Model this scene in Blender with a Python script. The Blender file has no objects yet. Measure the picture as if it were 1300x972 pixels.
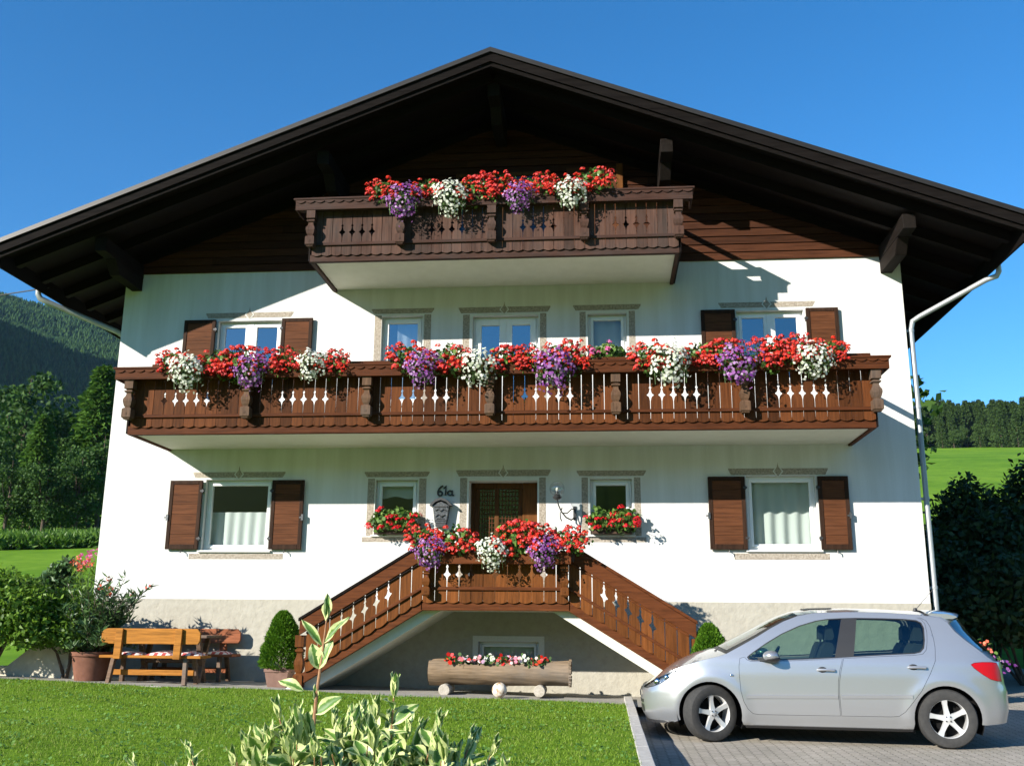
import bpy, bmesh, math, random
import numpy as np
from mathutils import Vector, Matrix
from mathutils.geometry import delaunay_2d_cdt
random.seed(7)
rng = np.random.default_rng(7)
sc = bpy.context.scene
COL = sc.collection
R = math.radians

# ------------------------------------------------------------------ camera
cam_d = bpy.data.cameras.new("camera")
cam_d.sensor_width = 36.0
cam_d.lens = 36.0 * 1257.96 / 1300.0
cam_d.clip_start = 0.05
cam_d.clip_end = 6000
cam = bpy.data.objects.new("camera", cam_d)
COL.objects.link(cam)
_r = Vector((0.99583753, 0.09078065, 0.00815399))
_u = Vector((0.01369651, -0.23748913, 0.97129363))
_f = Vector((-0.09011115, 0.96713897, 0.23774397))
cam.matrix_world = Matrix(((_r.x, _u.x, -_f.x, 8.5535), (_r.y, _u.y, -_f.y, -16.307), (_r.z, _u.z, -_f.z, 1.29), (0, 0, 0, 1)))
sc.camera = cam

# ------------------------------------------------------------------ light
SUN = Vector((-1.0, -1.0, 0.60)).normalized()
SUN_EL = math.asin(SUN.z)
SUN_AZ = math.atan2(SUN.x, SUN.y)          # clockwise from +Y
world = bpy.data.worlds.new("World")
sc.world = world
world.use_nodes = True
wn = world.node_tree.nodes
wl = world.node_tree.links
wn.clear()
sky = wn.new("ShaderNodeTexSky")
sky.sky_type = 'NISHITA'
sky.sun_disc = False
sky.sun_elevation = SUN_EL
sky.sun_rotation = SUN_AZ
sky.altitude = 900
sky.air_density = 1.0
sky.dust_density = 0.15
sky.ozone_density = 3.5
bg = wn.new("ShaderNodeBackground")
bg.inputs[1].default_value = 0.10
wo = wn.new("ShaderNodeOutputWorld")
hs = wn.new("ShaderNodeHueSaturation")            # deep mountain blue
hs.inputs["Saturation"].default_value = 1.30
hs.inputs["Value"].default_value = 1.0
wl.new(sky.outputs[0], hs.inputs["Color"])
wl.new(hs.outputs[0], bg.inputs[0])
wl.new(bg.outputs[0], wo.inputs[0])
sun_d = bpy.data.lights.new("sun", 'SUN')
sun_d.energy = 5.0
sun_d.angle = R(0.5)
sun_d.color = (1.0, 0.94, 0.84)
sun = bpy.data.objects.new("sun", sun_d)
COL.objects.link(sun)
sun.rotation_euler = (-SUN).to_track_quat('-Z', 'Y').to_euler()
sun.location = (-10, -12, 20)
vs = sc.view_settings
vs.view_transform = 'Standard'
vs.look = 'None'
vs.exposure = 1.1
vs.gamma = 1.0
vs.use_curve_mapping = False
sc.cycles.max_bounces = 8
sc.cycles.transparent_max_bounces = 12
sc.cycles.sample_clamp_indirect = 6.0

# ------------------------------------------------------------------ materials
def newmat(name):
    m = bpy.data.materials.new(name)
    m.use_nodes = True
    nt = m.node_tree
    return m, nt, nt.nodes["Principled BSDF"]

def ramp(nt, fac, cols):
    r = nt.nodes.new("ShaderNodeValToRGB")
    els = r.color_ramp.elements
    while len(els) < len(cols):
        els.new(0.5)
    for e, (p, c) in zip(els, cols):
        e.position = p
        e.color = (*c, 1)
    nt.links.new(fac, r.inputs[0])
    return r.outputs[0]

def noise(nt, scale, detail=4, rough=0.6, vec=None, stretch=None):
    tc = nt.nodes.new("ShaderNodeTexCoord")
    n = nt.nodes.new("ShaderNodeTexNoise")
    n.inputs["Scale"].default_value = scale
    n.inputs["Detail"].default_value = detail
    n.inputs["Roughness"].default_value = rough
    if stretch:
        mp = nt.nodes.new("ShaderNodeMapping")
        mp.inputs["Scale"].default_value = stretch
        nt.links.new(tc.outputs["Object"], mp.inputs[0])
        nt.links.new(mp.outputs[0], n.inputs["Vector"])
    else:
        nt.links.new(tc.outputs["Object"], n.inputs["Vector"])
    return n.outputs["Fac"]

def island(nt):
    return nt.nodes.new("ShaderNodeNewGeometry").outputs["Random Per Island"]

def mixc(nt, fac, a, b, mode='MIX'):
    m = nt.nodes.new("ShaderNodeMix")
    m.data_type = 'RGBA'
    m.blend_type = mode
    for sock, v in ((m.inputs[0], fac), (m.inputs[6], a), (m.inputs[7], b)):
        if hasattr(v, "links"):
            nt.links.new(v, sock)
        elif isinstance(v, (int, float)):
            sock.default_value = v
        else:
            sock.default_value = (*v, 1)
    return m.outputs[2]

def bumpn(nt, b, height, strength=0.3, dist=0.02):
    bp = nt.nodes.new("ShaderNodeBump")
    bp.inputs["Strength"].default_value = strength
    bp.inputs["Distance"].default_value = dist
    nt.links.new(height, bp.inputs["Height"])
    nt.links.new(bp.outputs[0], b.inputs["Normal"])

def m_flat(name, c, rough=0.6, metal=0.0, spec=0.5, coat=0.0):
    m, nt, b = newmat(name)
    b.inputs["Base Color"].default_value = (*c, 1)
    b.inputs["Roughness"].default_value = rough
    b.inputs["Metallic"].default_value = metal
    b.inputs["Specular IOR Level"].default_value = spec
    b.inputs["Coat Weight"].default_value = coat
    b.inputs["Coat Roughness"].default_value = 0.05
    return m

def m_noise(name, cols, scale, rough=0.7, bump=0.3, dist=0.01, detail=5, stretch=None, spec=0.3, metal=0.0, big=None):
    m, nt, b = newmat(name)
    n = noise(nt, scale, detail, 0.65, stretch=stretch)
    c = ramp(nt, n, cols)
    if big:
        n2 = noise(nt, big[0], 3)
        c = mixc(nt, big[1], c, ramp(nt, n2, [(0.35, big[2]), (0.65, big[3])]), 'MULTIPLY')
    nt.links.new(c, b.inputs["Base Color"])
    b.inputs["Roughness"].default_value = rough
    b.inputs["Specular IOR Level"].default_value = spec
    b.inputs["Metallic"].default_value = metal
    if bump:
        bumpn(nt, b, n, bump, dist)
    return m

def m_wood(name, base, axis, rough=0.55, var=0.35, weather=0.0, spec=0.08):
    """wood with grain running along axis (0,1,2); each board a little different"""
    m, nt, b = newmat(name)
    st = [14, 14, 14]
    st[axis] = 0.9
    n = noise(nt, 2.2, 6, 0.7, stretch=st)
    n2 = noise(nt, 1.3, 3)
    dark = tuple(x * 0.45 for x in base)
    lite = tuple(min(1, x * 1.45) for x in base)
    c = ramp(nt, n, [(0.3, dark), (0.5, base), (0.72, lite)])
    isl = island(nt)
    c = mixc(nt, 1.0, c, ramp(nt, isl, [(0, (1 - var,) * 3), (0.5, (1, 1, 1)), (1, (1 + var * .6, 1 + var * .5, 1 + var * .4))]), 'MULTIPLY')
    if weather:
        g = sum(base) / 3
        c = mixc(nt, ramp(nt, n2, [(0.4, (0, 0, 0)), (0.7, (weather,) * 3)]), c, (g * 1.5, g * 1.4, g * 1.3))
    nt.links.new(c, b.inputs["Base Color"])
    b.inputs["Roughness"].default_value = max(rough, 0.65)
    b.inputs["Specular IOR Level"].default_value = spec
    bumpn(nt, b, n, 0.35, 0.004)
    return m

def m_leaf(name, cols, rough=0.45, trans=0.25, spec=0.4):
    m, nt, b = newmat(name)
    k = len(cols)
    c = ramp(nt, island(nt), [(i / max(1, k - 1), cc) for i, cc in enumerate(cols)])
    nt.links.new(c, b.inputs["Base Color"])
    b.inputs["Roughness"].default_value = rough
    b.inputs["Specular IOR Level"].default_value = spec
    if trans:
        t = nt.nodes.new("ShaderNodeBsdfTranslucent")
        nt.links.new(c, t.inputs[0])
        mx = nt.nodes.new("ShaderNodeMixShader")
        mx.inputs[0].default_value = trans
        nt.links.new(b.outputs[0], mx.inputs[1])
        nt.links.new(t.outputs[0], mx.inputs[2])
        nt.links.new(mx.outputs[0], nt.nodes["Material Output"].inputs[0])
    return m

def m_glass(name, tint=(0.85, 0.92, 0.9), f0=0.06, gloss_tint=(1, 1, 1)):
    """thin window glass: mirror by fresnel over clear transmission"""
    m, nt, b = newmat(name)
    nt.nodes.remove(b)
    lw = nt.nodes.new("ShaderNodeLayerWeight")      # facing works the same from both sides
    lw.inputs[0].default_value = 0.5
    pw = nt.nodes.new("ShaderNodeMath")
    pw.operation = 'POWER'
    pw.inputs[1].default_value = 5.0
    nt.links.new(lw.outputs["Facing"], pw.inputs[0])
    add = nt.nodes.new("ShaderNodeMath")
    add.operation = 'MULTIPLY_ADD'
    add.use_clamp = True
    add.inputs[1].default_value = 0.9
    add.inputs[2].default_value = f0
    nt.links.new(pw.outputs[0], add.inputs[0])
    t = nt.nodes.new("ShaderNodeBsdfTransparent")
    t.inputs[0].default_value = (*tint, 1)
    g = nt.nodes.new("ShaderNodeBsdfGlossy")
    g.inputs[0].default_value = (*gloss_tint, 1)
    g.inputs[1].default_value = 0.02
    mx = nt.nodes.new("ShaderNodeMixShader")
    nt.links.new(add.outputs[0], mx.inputs[0])
    nt.links.new(t.outputs[0], mx.inputs[1])
    nt.links.new(g.outputs[0], mx.inputs[2])
    nt.links.new(mx.outputs[0], nt.nodes["Material Output"].inputs[0])
    return m

M = {}
M['plaster'] = m_noise('white_plaster', [(0.3, (0.60, 0.60, 0.585)), (0.7, (0.68, 0.68, 0.665))], 60, 0.9, 0.25, 0.004, spec=0.1,
                       big=(0.5, 0.5, (0.93, 0.93, 0.92), (1, 1, 1)))
_nt = M['plaster'].node_tree                          # faint vertical rain streaks in the plaster
_b = _nt.nodes["Principled BSDF"]
_c = _b.inputs["Base Color"].links[0].from_socket
_s = noise(_nt, 1.0, 5, 0.6, stretch=(5.0, 5.0, 0.35))
_nt.links.new(mixc(_nt, 0.8, _c, ramp(_nt, _s, [(0.36, (0.86, 0.855, 0.83)), (0.62, (1, 1, 1))]), 'MULTIPLY'), _b.inputs["Base Color"])
M['casing'] = m_noise('casing_plaster', [(0.3, (0.56, 0.56, 0.53)), (0.7, (0.63, 0.63, 0.60))], 40, 0.85, 0.1, 0.003, spec=0.15)
M['plinth'] = m_noise('plinth_render', [(0.3, (0.335, 0.315, 0.265)), (0.5, (0.375, 0.355, 0.30)), (0.75, (0.41, 0.39, 0.33))], 9, 0.95, 0.9, 0.018, 8, spec=0.1,
                      big=(0.9, 0.4, (0.88, 0.86, 0.82), (1, 1, 1)))
M['soffit'] = m_noise('soffit_paint', [(0.3, (0.60, 0.59, 0.50)), (0.7, (0.66, 0.65, 0.56))], 5, 0.8, 0.05, 0.003, spec=0.2)
M['marble'] = m_noise('painted_marble', [(0.32, (0.17, 0.14, 0.11)), (0.5, (0.30, 0.26, 0.21)), (0.70, (0.46, 0.41, 0.35))], 38, 0.8, 0.0, detail=8, spec=0.15)
M['wood_v'] = m_wood('brown_wood_upright', (0.084, 0.028, 0.009), 2, var=0.5)
M['wood_h'] = m_wood('brown_wood_level', (0.070, 0.022, 0.008), 0, var=0.2)
M['wood_s'] = m_wood('brown_wood_stair', (0.128, 0.043, 0.011), 2, var=0.45)
M['wood_sh'] = m_wood('brown_wood_stair_rail', (0.096, 0.030, 0.010), 0, var=0.2)
M['wood_gv'] = m_wood('grey_brown_wood_upright', (0.070, 0.036, 0.026), 2, var=0.45, weather=0.4)
M['wood_gh'] = m_wood('grey_brown_wood_level', (0.052, 0.025, 0.018), 0, var=0.2, weather=0.4)
M['post_wood'] = m_wood('weathered_post_wood', (0.105, 0.060, 0.036), 2, var=0.3, weather=0.5)
M['clad'] = m_wood('gable_cladding', (0.050, 0.0185, 0.009), 0, var=0.4)
M['dark_wood'] = m_wood('dark_eaves_wood', (0.008, 0.005, 0.004), 0, var=0.3)
M['dark_wood_y'] = m_wood('dark_purlin_wood', (0.013, 0.010, 0.0085), 1, var=0.3, weather=0.4, spec=0.03)
M['verge'] = m_wood('verge_board', (0.008, 0.0065, 0.006), 0, var=0.2, weather=0.3, spec=0.02)
M['shutter'] = m_wood('shutter_panel_wood', (0.085, 0.032, 0.014), 0, var=0.15)
M['shutter_f'] = m_wood('shutter_frame_wood', (0.030, 0.015, 0.009), 2, var=0.15)
M['orange_wood'] = m_wood('orange_door_wood', (0.13, 0.050, 0.014), 2, var=0.2)
M['door_wood'] = m_wood('shaded_door_wood', (0.085, 0.036, 0.012), 2, var=0.2)  # same wood as the orange panel, with shade put into the colour
M['bench_wood'] = m_wood('varnished_bench_wood', (0.33, 0.135, 0.025), 0, var=0.25)
M['bench_red'] = m_wood('reddish_bench_wood', (0.27, 0.095, 0.045), 0, var=0.2)
M['table_wood'] = m_wood('table_wood', (0.15, 0.09, 0.055), 0, var=0.2, weather=0.5)
M['log'] = m_wood('weathered_log', (0.19, 0.135, 0.085), 0, var=0.1, weather=0.5, rough=0.85)
M['log_end'] = m_noise('log_end_grain', [(0.3, (0.10, 0.06, 0.035)), (0.7, (0.22, 0.14, 0.085))], 22, 0.9, 0.4, 0.01)
M['bark_pale'] = m_noise('pale_cut_wood', [(0.3, (0.28, 0.25, 0.20)), (0.7, (0.46, 0.42, 0.36))], 30, 0.9, 0.3, 0.01)
M['stone_ball'] = m_noise('stained_stone', [(0.36, (0.30, 0.17, 0.08)), (0.46, (0.55, 0.48, 0.38)), (0.6, (0.66, 0.61, 0.53))], 13, 0.95, 0.6, 0.01)
M['pvc'] = m_flat('white_window_frame', (0.78, 0.78, 0.77), 0.35)
M['glass'] = m_glass('window_glass', (0.84, 0.90, 0.88), 0.06)
M['glass_gable'] = m_glass('dim_window_glass', (0.4, 0.4, 0.4), 0.03)
M['glass_up'] = m_glass('reflective_window_glass', (0.55, 0.62, 0.66), 0.26)  # more mirror-like and darker tinted than the plain window glass
M['room'] = m_flat('dark_room', (0.030, 0.030, 0.028), 0.95, spec=0.05)
M['curtain'] = m_leaf('white_curtain', [(0.72, 0.74, 0.74)], 0.9, 0.45, 0.1)
M['net'] = m_leaf('net_curtain', [(0.30, 0.34, 0.31)], 0.9, 0.4, 0.1)
M['black_iron'] = m_noise('black_iron', [(0.3, (0.02, 0.02, 0.021)), (0.7, (0.04, 0.04, 0.042))], 30, 0.45, 0.2, 0.004, spec=0.5)
M['pewter'] = m_noise('cast_pewter', [(0.35, (0.05, 0.053, 0.056)), (0.65, (0.14, 0.145, 0.15))], 40, 0.4, 0.4, 0.006, spec=0.5, metal=0.6)
M['zinc'] = m_noise('grey_painted_zinc', [(0.3, (0.27, 0.29, 0.30)), (0.7, (0.36, 0.38, 0.39))], 3, 0.4, 0.05, 0.003, spec=0.5, metal=0.3, stretch=(1, 1, 0.3))
M['brown_metal'] = m_noise('brown_painted_gutter', [(0.3, (0.012, 0.011, 0.010)), (0.7, (0.022, 0.019, 0.016))], 4, 0.45, 0.05, 0.003)
M['tiles'] = m_noise('roof_tiles', [(0.3, (0.10, 0.05, 0.035)), (0.7, (0.17, 0.08, 0.055))], 9, 0.85, 0.4, 0.02)
M['terracotta'] = m_noise('terracotta', [(0.3, (0.12, 0.05, 0.03)), (0.7, (0.18, 0.08, 0.05))], 9, 0.85, 0.2, 0.005)
M['brown_pot'] = m_noise('brown_pot', [(0.3, (0.15, 0.085, 0.065)), (0.7, (0.21, 0.125, 0.095))], 9, 0.7, 0.15, 0.005)
M['box'] = m_noise('brown_plastic_box', [(0.3, (0.05, 0.025, 0.016)), (0.7, (0.075, 0.04, 0.025))], 9, 0.6, 0.1, 0.003)
M['soil'] = m_noise('dark_soil', [(0.3, (0.025, 0.017, 0.011)), (0.7, (0.06, 0.04, 0.026))], 30, 0.95, 0.6, 0.01)
M['garden_wall'] = m_noise('garden_wall_render', [(0.3, (0.42, 0.39, 0.31)), (0.7, (0.55, 0.51, 0.41))], 8, 0.95, 0.5, 0.01)
M['ger_leaf'] = m_leaf('geranium_leaf', [(0.025, 0.065, 0.010), (0.055, 0.13, 0.018), (0.11, 0.21, 0.035), (0.16, 0.25, 0.06)])
M['pet_leaf'] = m_leaf('petunia_leaf', [(0.025, 0.055, 0.014), (0.06, 0.12, 0.03), (0.09, 0.16, 0.045)])
M['red'] = m_leaf('red_geranium_petals', [(0.42, 0.008, 0.006), (0.62, 0.022, 0.010), (0.74, 0.075, 0.028), (0.55, 0.018, 0.018), (0.70, 0.12, 0.13), (0.64, 0.03, 0.02)], 0.55, 0.3, 0.2)
M['crimson'] = m_leaf('crimson_geranium_petals', [(0.50, 0.004, 0.012), (0.66, 0.012, 0.02), (0.60, 0.02, 0.05)], 0.55, 0.3, 0.2)
M['purple'] = m_leaf('purple_petunia_petals', [(0.13, 0.025, 0.19), (0.22, 0.06, 0.28), (0.30, 0.10, 0.34), (0.50, 0.32, 0.54), (0.20, 0.03, 0.22), (0.38, 0.18, 0.42)], 0.55, 0.35, 0.2)
M['white_fl'] = m_leaf('white_petunia_petals', [(0.48, 0.54, 0.38), (0.68, 0.70, 0.60), (0.76, 0.76, 0.72)], 0.55, 0.35, 0.2)
M['pink'] = m_leaf('pink_petals', [(0.62, 0.10, 0.30), (0.72, 0.22, 0.48), (0.66, 0.06, 0.18)], 0.55, 0.3, 0.2)
M['impatiens'] = m_leaf('mixed_bedding_petals', [(0.60, 0.02, 0.02), (0.75, 0.75, 0.75), (0.66, 0.42, 0.60), (0.80, 0.80, 0.80), (0.62, 0.06, 0.10), (0.70, 0.55, 0.70)], 0.55, 0.3, 0.2)
M['coral'] = m_leaf('coral_petals', [(0.75, 0.10, 0.06), (0.78, 0.22, 0.10), (0.72, 0.16, 0.16)], 0.55, 0.3, 0.2)
M['hedge'] = m_leaf('hedge_leaf', [(0.055, 0.12, 0.012), (0.11, 0.21, 0.018), (0.18, 0.31, 0.030), (0.08, 0.16, 0.016)], 0.5, 0.4)
M['oleander'] = m_leaf('oleander_leaf', [(0.035, 0.075, 0.020), (0.06, 0.12, 0.035), (0.10, 0.17, 0.06)], 0.35, 0.2, 0.5)
M['topiary'] = m_leaf('dwarf_spruce_needles', [(0.045, 0.12, 0.008), (0.08, 0.19, 0.012), (0.14, 0.27, 0.02)], 0.6, 0.25, 0.2)
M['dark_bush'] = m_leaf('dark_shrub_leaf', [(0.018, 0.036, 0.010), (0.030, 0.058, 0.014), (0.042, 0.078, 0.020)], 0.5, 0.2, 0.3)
M['larch'] = m_leaf('larch_foliage', [(0.045, 0.105, 0.014), (0.075, 0.16, 0.022), (0.11, 0.21, 0.034)], 0.7, 0.35, 0.1)
M['decid'] = m_leaf('deciduous_foliage', [(0.022, 0.058, 0.012), (0.040, 0.092, 0.016), (0.07, 0.135, 0.022)], 0.6, 0.3, 0.2)
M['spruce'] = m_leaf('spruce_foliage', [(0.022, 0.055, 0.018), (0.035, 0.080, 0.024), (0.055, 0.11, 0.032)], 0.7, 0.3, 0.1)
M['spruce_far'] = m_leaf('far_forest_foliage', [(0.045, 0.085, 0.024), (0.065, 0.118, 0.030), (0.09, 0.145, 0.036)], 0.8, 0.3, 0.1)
M['mtn_tree'] = m_leaf('mountain_forest_foliage', [(0.018, 0.042, 0.018), (0.028, 0.060, 0.022), (0.044, 0.080, 0.026)], 0.9, 0.0, 0.0)
M['bark'] = m_noise('bark', [(0.3, (0.05, 0.035, 0.025)), (0.7, (0.12, 0.09, 0.065))], 6, 0.95, 0.6, 0.05, stretch=(3, 3, 0.5))
M['stem'] = m_noise('reddish_stem', [(0.3, (0.20, 0.09, 0.05)), (0.7, (0.34, 0.19, 0.09))], 40, 0.6, 0.1, 0.002)
M['green_stem'] = m_flat('green_stem', (0.07, 0.13, 0.03), 0.6)
M['corn'] = m_leaf('corn_leaf', [(0.05, 0.12, 0.014), (0.09, 0.19, 0.022), (0.16, 0.28, 0.04)], 0.5, 0.4)
M['grass'] = m_leaf('lawn_blade', [(0.095, 0.17, 0.014), (0.155, 0.255, 0.022), (0.23, 0.345, 0.040), (0.12, 0.21, 0.016), (0.33, 0.37, 0.11)], 0.6, 0.4, 0.15)
M['lawn_soil'] = m_noise('lawn_base', [(0.3, (0.07, 0.14, 0.010)), (0.7, (0.17, 0.29, 0.022))], 22, 0.95, 0.6, 0.02, spec=0.05,
                         big=(1.3, 0.8, (0.7, 0.75, 0.6), (1, 1, 1)))
M['meadow'] = m_noise('meadow_grass', [(0.3, (0.075, 0.165, 0.014)), (0.55, (0.12, 0.235, 0.020)), (0.75, (0.17, 0.28, 0.045))], 0.9, 0.95, 0.4, 0.1, 9, spec=0.05,
                      big=(0.05, 0.9, (0.66, 0.76, 0.55), (1.25, 1.12, 1.0)))
M['concrete'] = m_noise('terrace_concrete', [(0.3, (0.27, 0.255, 0.225)), (0.7, (0.40, 0.38, 0.34))], 14, 0.95, 0.5, 0.008, 8, spec=0.1,
                        big=(1.5, 0.7, (0.75, 0.74, 0.7), (1, 1, 1)))
M['clover'] = m_leaf('clover_leaf', [(0.045, 0.12, 0.016), (0.09, 0.20, 0.03), (0.16, 0.28, 0.06)], 0.6, 0.3)
M['kerb'] = m_noise('kerb_stone', [(0.3, (0.36, 0.34, 0.31)), (0.7, (0.50, 0.48, 0.44))], 18, 0.95, 0.4, 0.006, 8, spec=0.1)
M['mtn_ground'] = m_noise('mountain_ground', [(0.3, (0.014, 0.030, 0.014)), (0.7, (0.03, 0.055, 0.022))], 0.03, 1.0, 0, spec=0.0)
M['forest_floor'] = m_noise('southern_wooded_slope', [(0.3, (0.010, 0.024, 0.009)), (0.7, (0.032, 0.06, 0.02))], 0.12, 1.0, 0, spec=0.0)

def m_pavers():
    m, nt, b = newmat('concrete_pavers')
    tc = nt.nodes.new("ShaderNodeTexCoord")
    mp = nt.nodes.new("ShaderNodeMapping")
    mp.inputs["Rotation"].default_value = (0, 0, R(90))
    nt.links.new(tc.outputs["Object"], mp.inputs[0])
    # wobbly joints, as interlocking blocks have
    nz = nt.nodes.new("ShaderNodeTexWave")
    nz.wave_profile = 'TRI'
    nz.inputs["Scale"].default_value = 3.0
    nt.links.new(mp.outputs[0], nz.inputs["Vector"])
    va = nt.nodes.new("ShaderNodeVectorMath")
    va.operation = 'MULTIPLY_ADD'
    nt.links.new(nz.outputs["Color"], va.inputs[0])
    va.inputs[1].default_value = (0, 0.022, 0)
    nt.links.new(mp.outputs[0], va.inputs[2])
    br = nt.nodes.new("ShaderNodeTexBrick")
    br.inputs["Scale"].default_value = 1.0
    br.inputs["Brick Width"].default_value = 0.21
    br.inputs["Row Height"].default_value = 0.115
    br.inputs["Mortar Size"].default_value = 0.006
    br.inputs["Mortar Smooth"].default_value = 0.4
    br.inputs["Bias"].default_value = 0.0
    br.inputs["Color1"].default_value = (0.33, 0.305, 0.255, 1)
    br.inputs["Color2"].default_value = (0.38, 0.345, 0.295, 1)
    br.inputs["Mortar"].default_value = (0.19, 0.17, 0.14, 1)
    nt.links.new(va.outputs[0], br.inputs["Vector"])
    n = noise(nt, 30, 6)
    n2 = noise(nt, 0.9, 4)
    c = mixc(nt, 0.7, br.outputs["Color"], ramp(nt, n, [(0.3, (0.7, 0.7, 0.7)), (0.7, (1.1, 1.1, 1.1))]), 'MULTIPLY')
    c = mixc(nt, 0.8, c, ramp(nt, n2, [(0.35, (0.78, 0.77, 0.75)), (0.65, (1.05, 1.03, 1.0))]), 'MULTIPLY')
    nt.links.new(c, b.inputs["Base Color"])
    b.inputs["Roughness"].default_value = 0.9
    b.inputs["Specular IOR Level"].default_value = 0.15
    mth = nt.nodes.new("ShaderNodeMath")
    mth.operation = 'MULTIPLY_ADD'
    nt.links.new(br.outputs["Fac"], mth.inputs[0])
    mth.inputs[1].default_value = -1.0
    nt.links.new(n, mth.inputs[2])
    bumpn(nt, b, mth.outputs[0], 0.6, 0.006)
    return m
M['pavers'] = m_pavers()

def m_cushion():
    m, nt, b = newmat('checked_cushion')
    tc = nt.nodes.new("ShaderNodeTexCoord")
    ck = nt.nodes.new("ShaderNodeTexChecker")
    ck.inputs["Scale"].default_value = 16
    ck.inputs["Color1"].default_value = (0.72, 0.68, 0.64, 1)
    ck.inputs["Color2"].default_value = (0.42, 0.06, 0.06, 1)
    nt.links.new(tc.outputs["Object"], ck.inputs["Vector"])
    nt.links.new(ck.outputs[0], b.inputs["Base Color"])
    b.inputs["Roughness"].default_value = 0.9
    return m
M['cushion'] = m_cushion()

def m_variegated():
    """green leaf with a cream margin; UV x runs across the leaf, y along it"""
    m, nt, b = newmat('variegated_leaf')
    uv = nt.nodes.new("ShaderNodeTexCoord")
    sp = nt.nodes.new("ShaderNodeSeparateXYZ")
    nt.links.new(uv.outputs["UV"], sp.inputs[0])
    ab = nt.nodes.new("ShaderNodeMath")
    ab.operation = 'MULTIPLY_ADD'
    nt.links.new(sp.outputs[0], ab.inputs[0])
    ab.inputs[1].default_value = 2.0
    ab.inputs[2].default_value = -1.0
    a2 = nt.nodes.new("ShaderNodeMath")
    a2.operation = 'ABSOLUTE'
    nt.links.new(ab.outputs[0], a2.inputs[0])
    n = noise(nt, 55, 3)
    a3 = nt.nodes.new("ShaderNodeMath")
    a3.operation = 'MULTIPLY_ADD'
    nt.links.new(n, a3.inputs[0])
    a3.inputs[1].default_value = 0.75
    nt.links.new(a2.outputs[0], a3.inputs[2])
    a4 = nt.nodes.new("ShaderNodeMath")
    a4.operation = 'MULTIPLY_ADD'
    nt.links.new(island(nt), a4.inputs[0])
    a4.inputs[1].default_value = 0.25
    nt.links.new(a3.outputs[0], a4.inputs[2])
    c = ramp(nt, a4.outputs[0], [(0.74, (0.085, 0.19, 0.030)), (0.98, (0.19, 0.33, 0.055)), (1.0, (0.62, 0.67, 0.30))])
    # pale midrib
    nt.links.new(c, b.inputs["Base Color"])
    b.inputs["Roughness"].default_value = 0.5
    t = nt.nodes.new("ShaderNodeBsdfTranslucent")
    nt.links.new(c, t.inputs[0])
    mx = nt.nodes.new("ShaderNodeMixShader")
    mx.inputs[0].default_value = 0.3
    nt.links.new(b.outputs[0], mx.inputs[1])
    nt.links.new(t.outputs[0], mx.inputs[2])
    nt.links.new(mx.outputs[0], nt.nodes["Material Output"].inputs[0])
    return m
M['variegated'] = m_variegated()

def m_carpaint():
    m, nt, b = newmat('silver_car_paint')
    n = noise(nt, 900, 2)
    c = ramp(nt, n, [(0.3, (0.37, 0.38, 0.395)), (0.7, (0.46, 0.47, 0.485))])
    nt.links.new(c, b.inputs["Base Color"])
    b.inputs["Metallic"].default_value = 0.68
    b.inputs["Roughness"].default_value = 0.30
    b.inputs["Coat Weight"].default_value = 1.0
    b.inputs["Coat Roughness"].default_value = 0.04
    return m
M['car'] = m_carpaint()
M['car_trim'] = m_flat('black_trim', (0.02, 0.02, 0.021), 0.45)
M['car_dark'] = m_flat('dark_underbody', (0.008, 0.008, 0.008), 0.9, spec=0.1)
M['car_glass'] = m_glass('tinted_car_glass', (0.50, 0.64, 0.56), 0.10)
M['car_glass_dark'] = m_glass('dark_car_glass', (0.30, 0.36, 0.36), 0.10)
M['tyre'] = m_noise('tyre_rubber', [(0.3, (0.028, 0.028, 0.028)), (0.7, (0.045, 0.044, 0.042))], 25, 0.85, 0.2, 0.003)
M['alloy'] = m_flat('alloy_wheel', (0.62, 0.62, 0.61), 0.38, 0.45)
M['chrome'] = m_flat('chrome', (0.75, 0.76, 0.77), 0.12, 1.0)
M['lamp_bowl'] = m_noise('headlamp_reflector', [(0.35, (0.35, 0.37, 0.39)), (0.65, (0.62, 0.64, 0.66))], 14, 0.2, 0.8, 0.01, metal=0.85)
M['lamp_red'] = m_flat('red_tail_lamp', (0.36, 0.003, 0.005), 0.30, spec=0.3, coat=0.15)
M['lamp_amber'] = m_flat('smoked_tail_lamp', (0.10, 0.02, 0.02), 0.12, coat=1.0)
M['lamp_clear'] = m_glass('clear_lamp_lens', (0.95, 0.97, 0.97), 0.05)
M['seat_cloth'] = m_flat('dark_seat_cloth', (0.022, 0.024, 0.028), 0.9)
M['globe'] = m_glass('clear_globe', (0.86, 0.88, 0.90), 0.10)
M['cable'] = m_flat('black_cable', (0.01, 0.01, 0.01), 0.6)

# ------------------------------------------------------------------ mesh helpers
def children_of(o):
    return [c for c in bpy.data.objects if c.parent == o]

def link(name, me, mat, parent=None, rel=True):
    o = bpy.data.objects.new(name, me)
    COL.objects.link(o)
    if mat is not None:
        me.materials.append(mat)
    if parent is not None:
        o.parent = parent
        if rel:
            off = parent_loc(parent)
            if off.length > 0:
                me.transform(Matrix.Translation(-off))
    return o

def parent_loc(o):
    v = Vector((0, 0, 0))
    while o is not None:
        v = v + o.location
        o = o.parent
    return v

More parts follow.
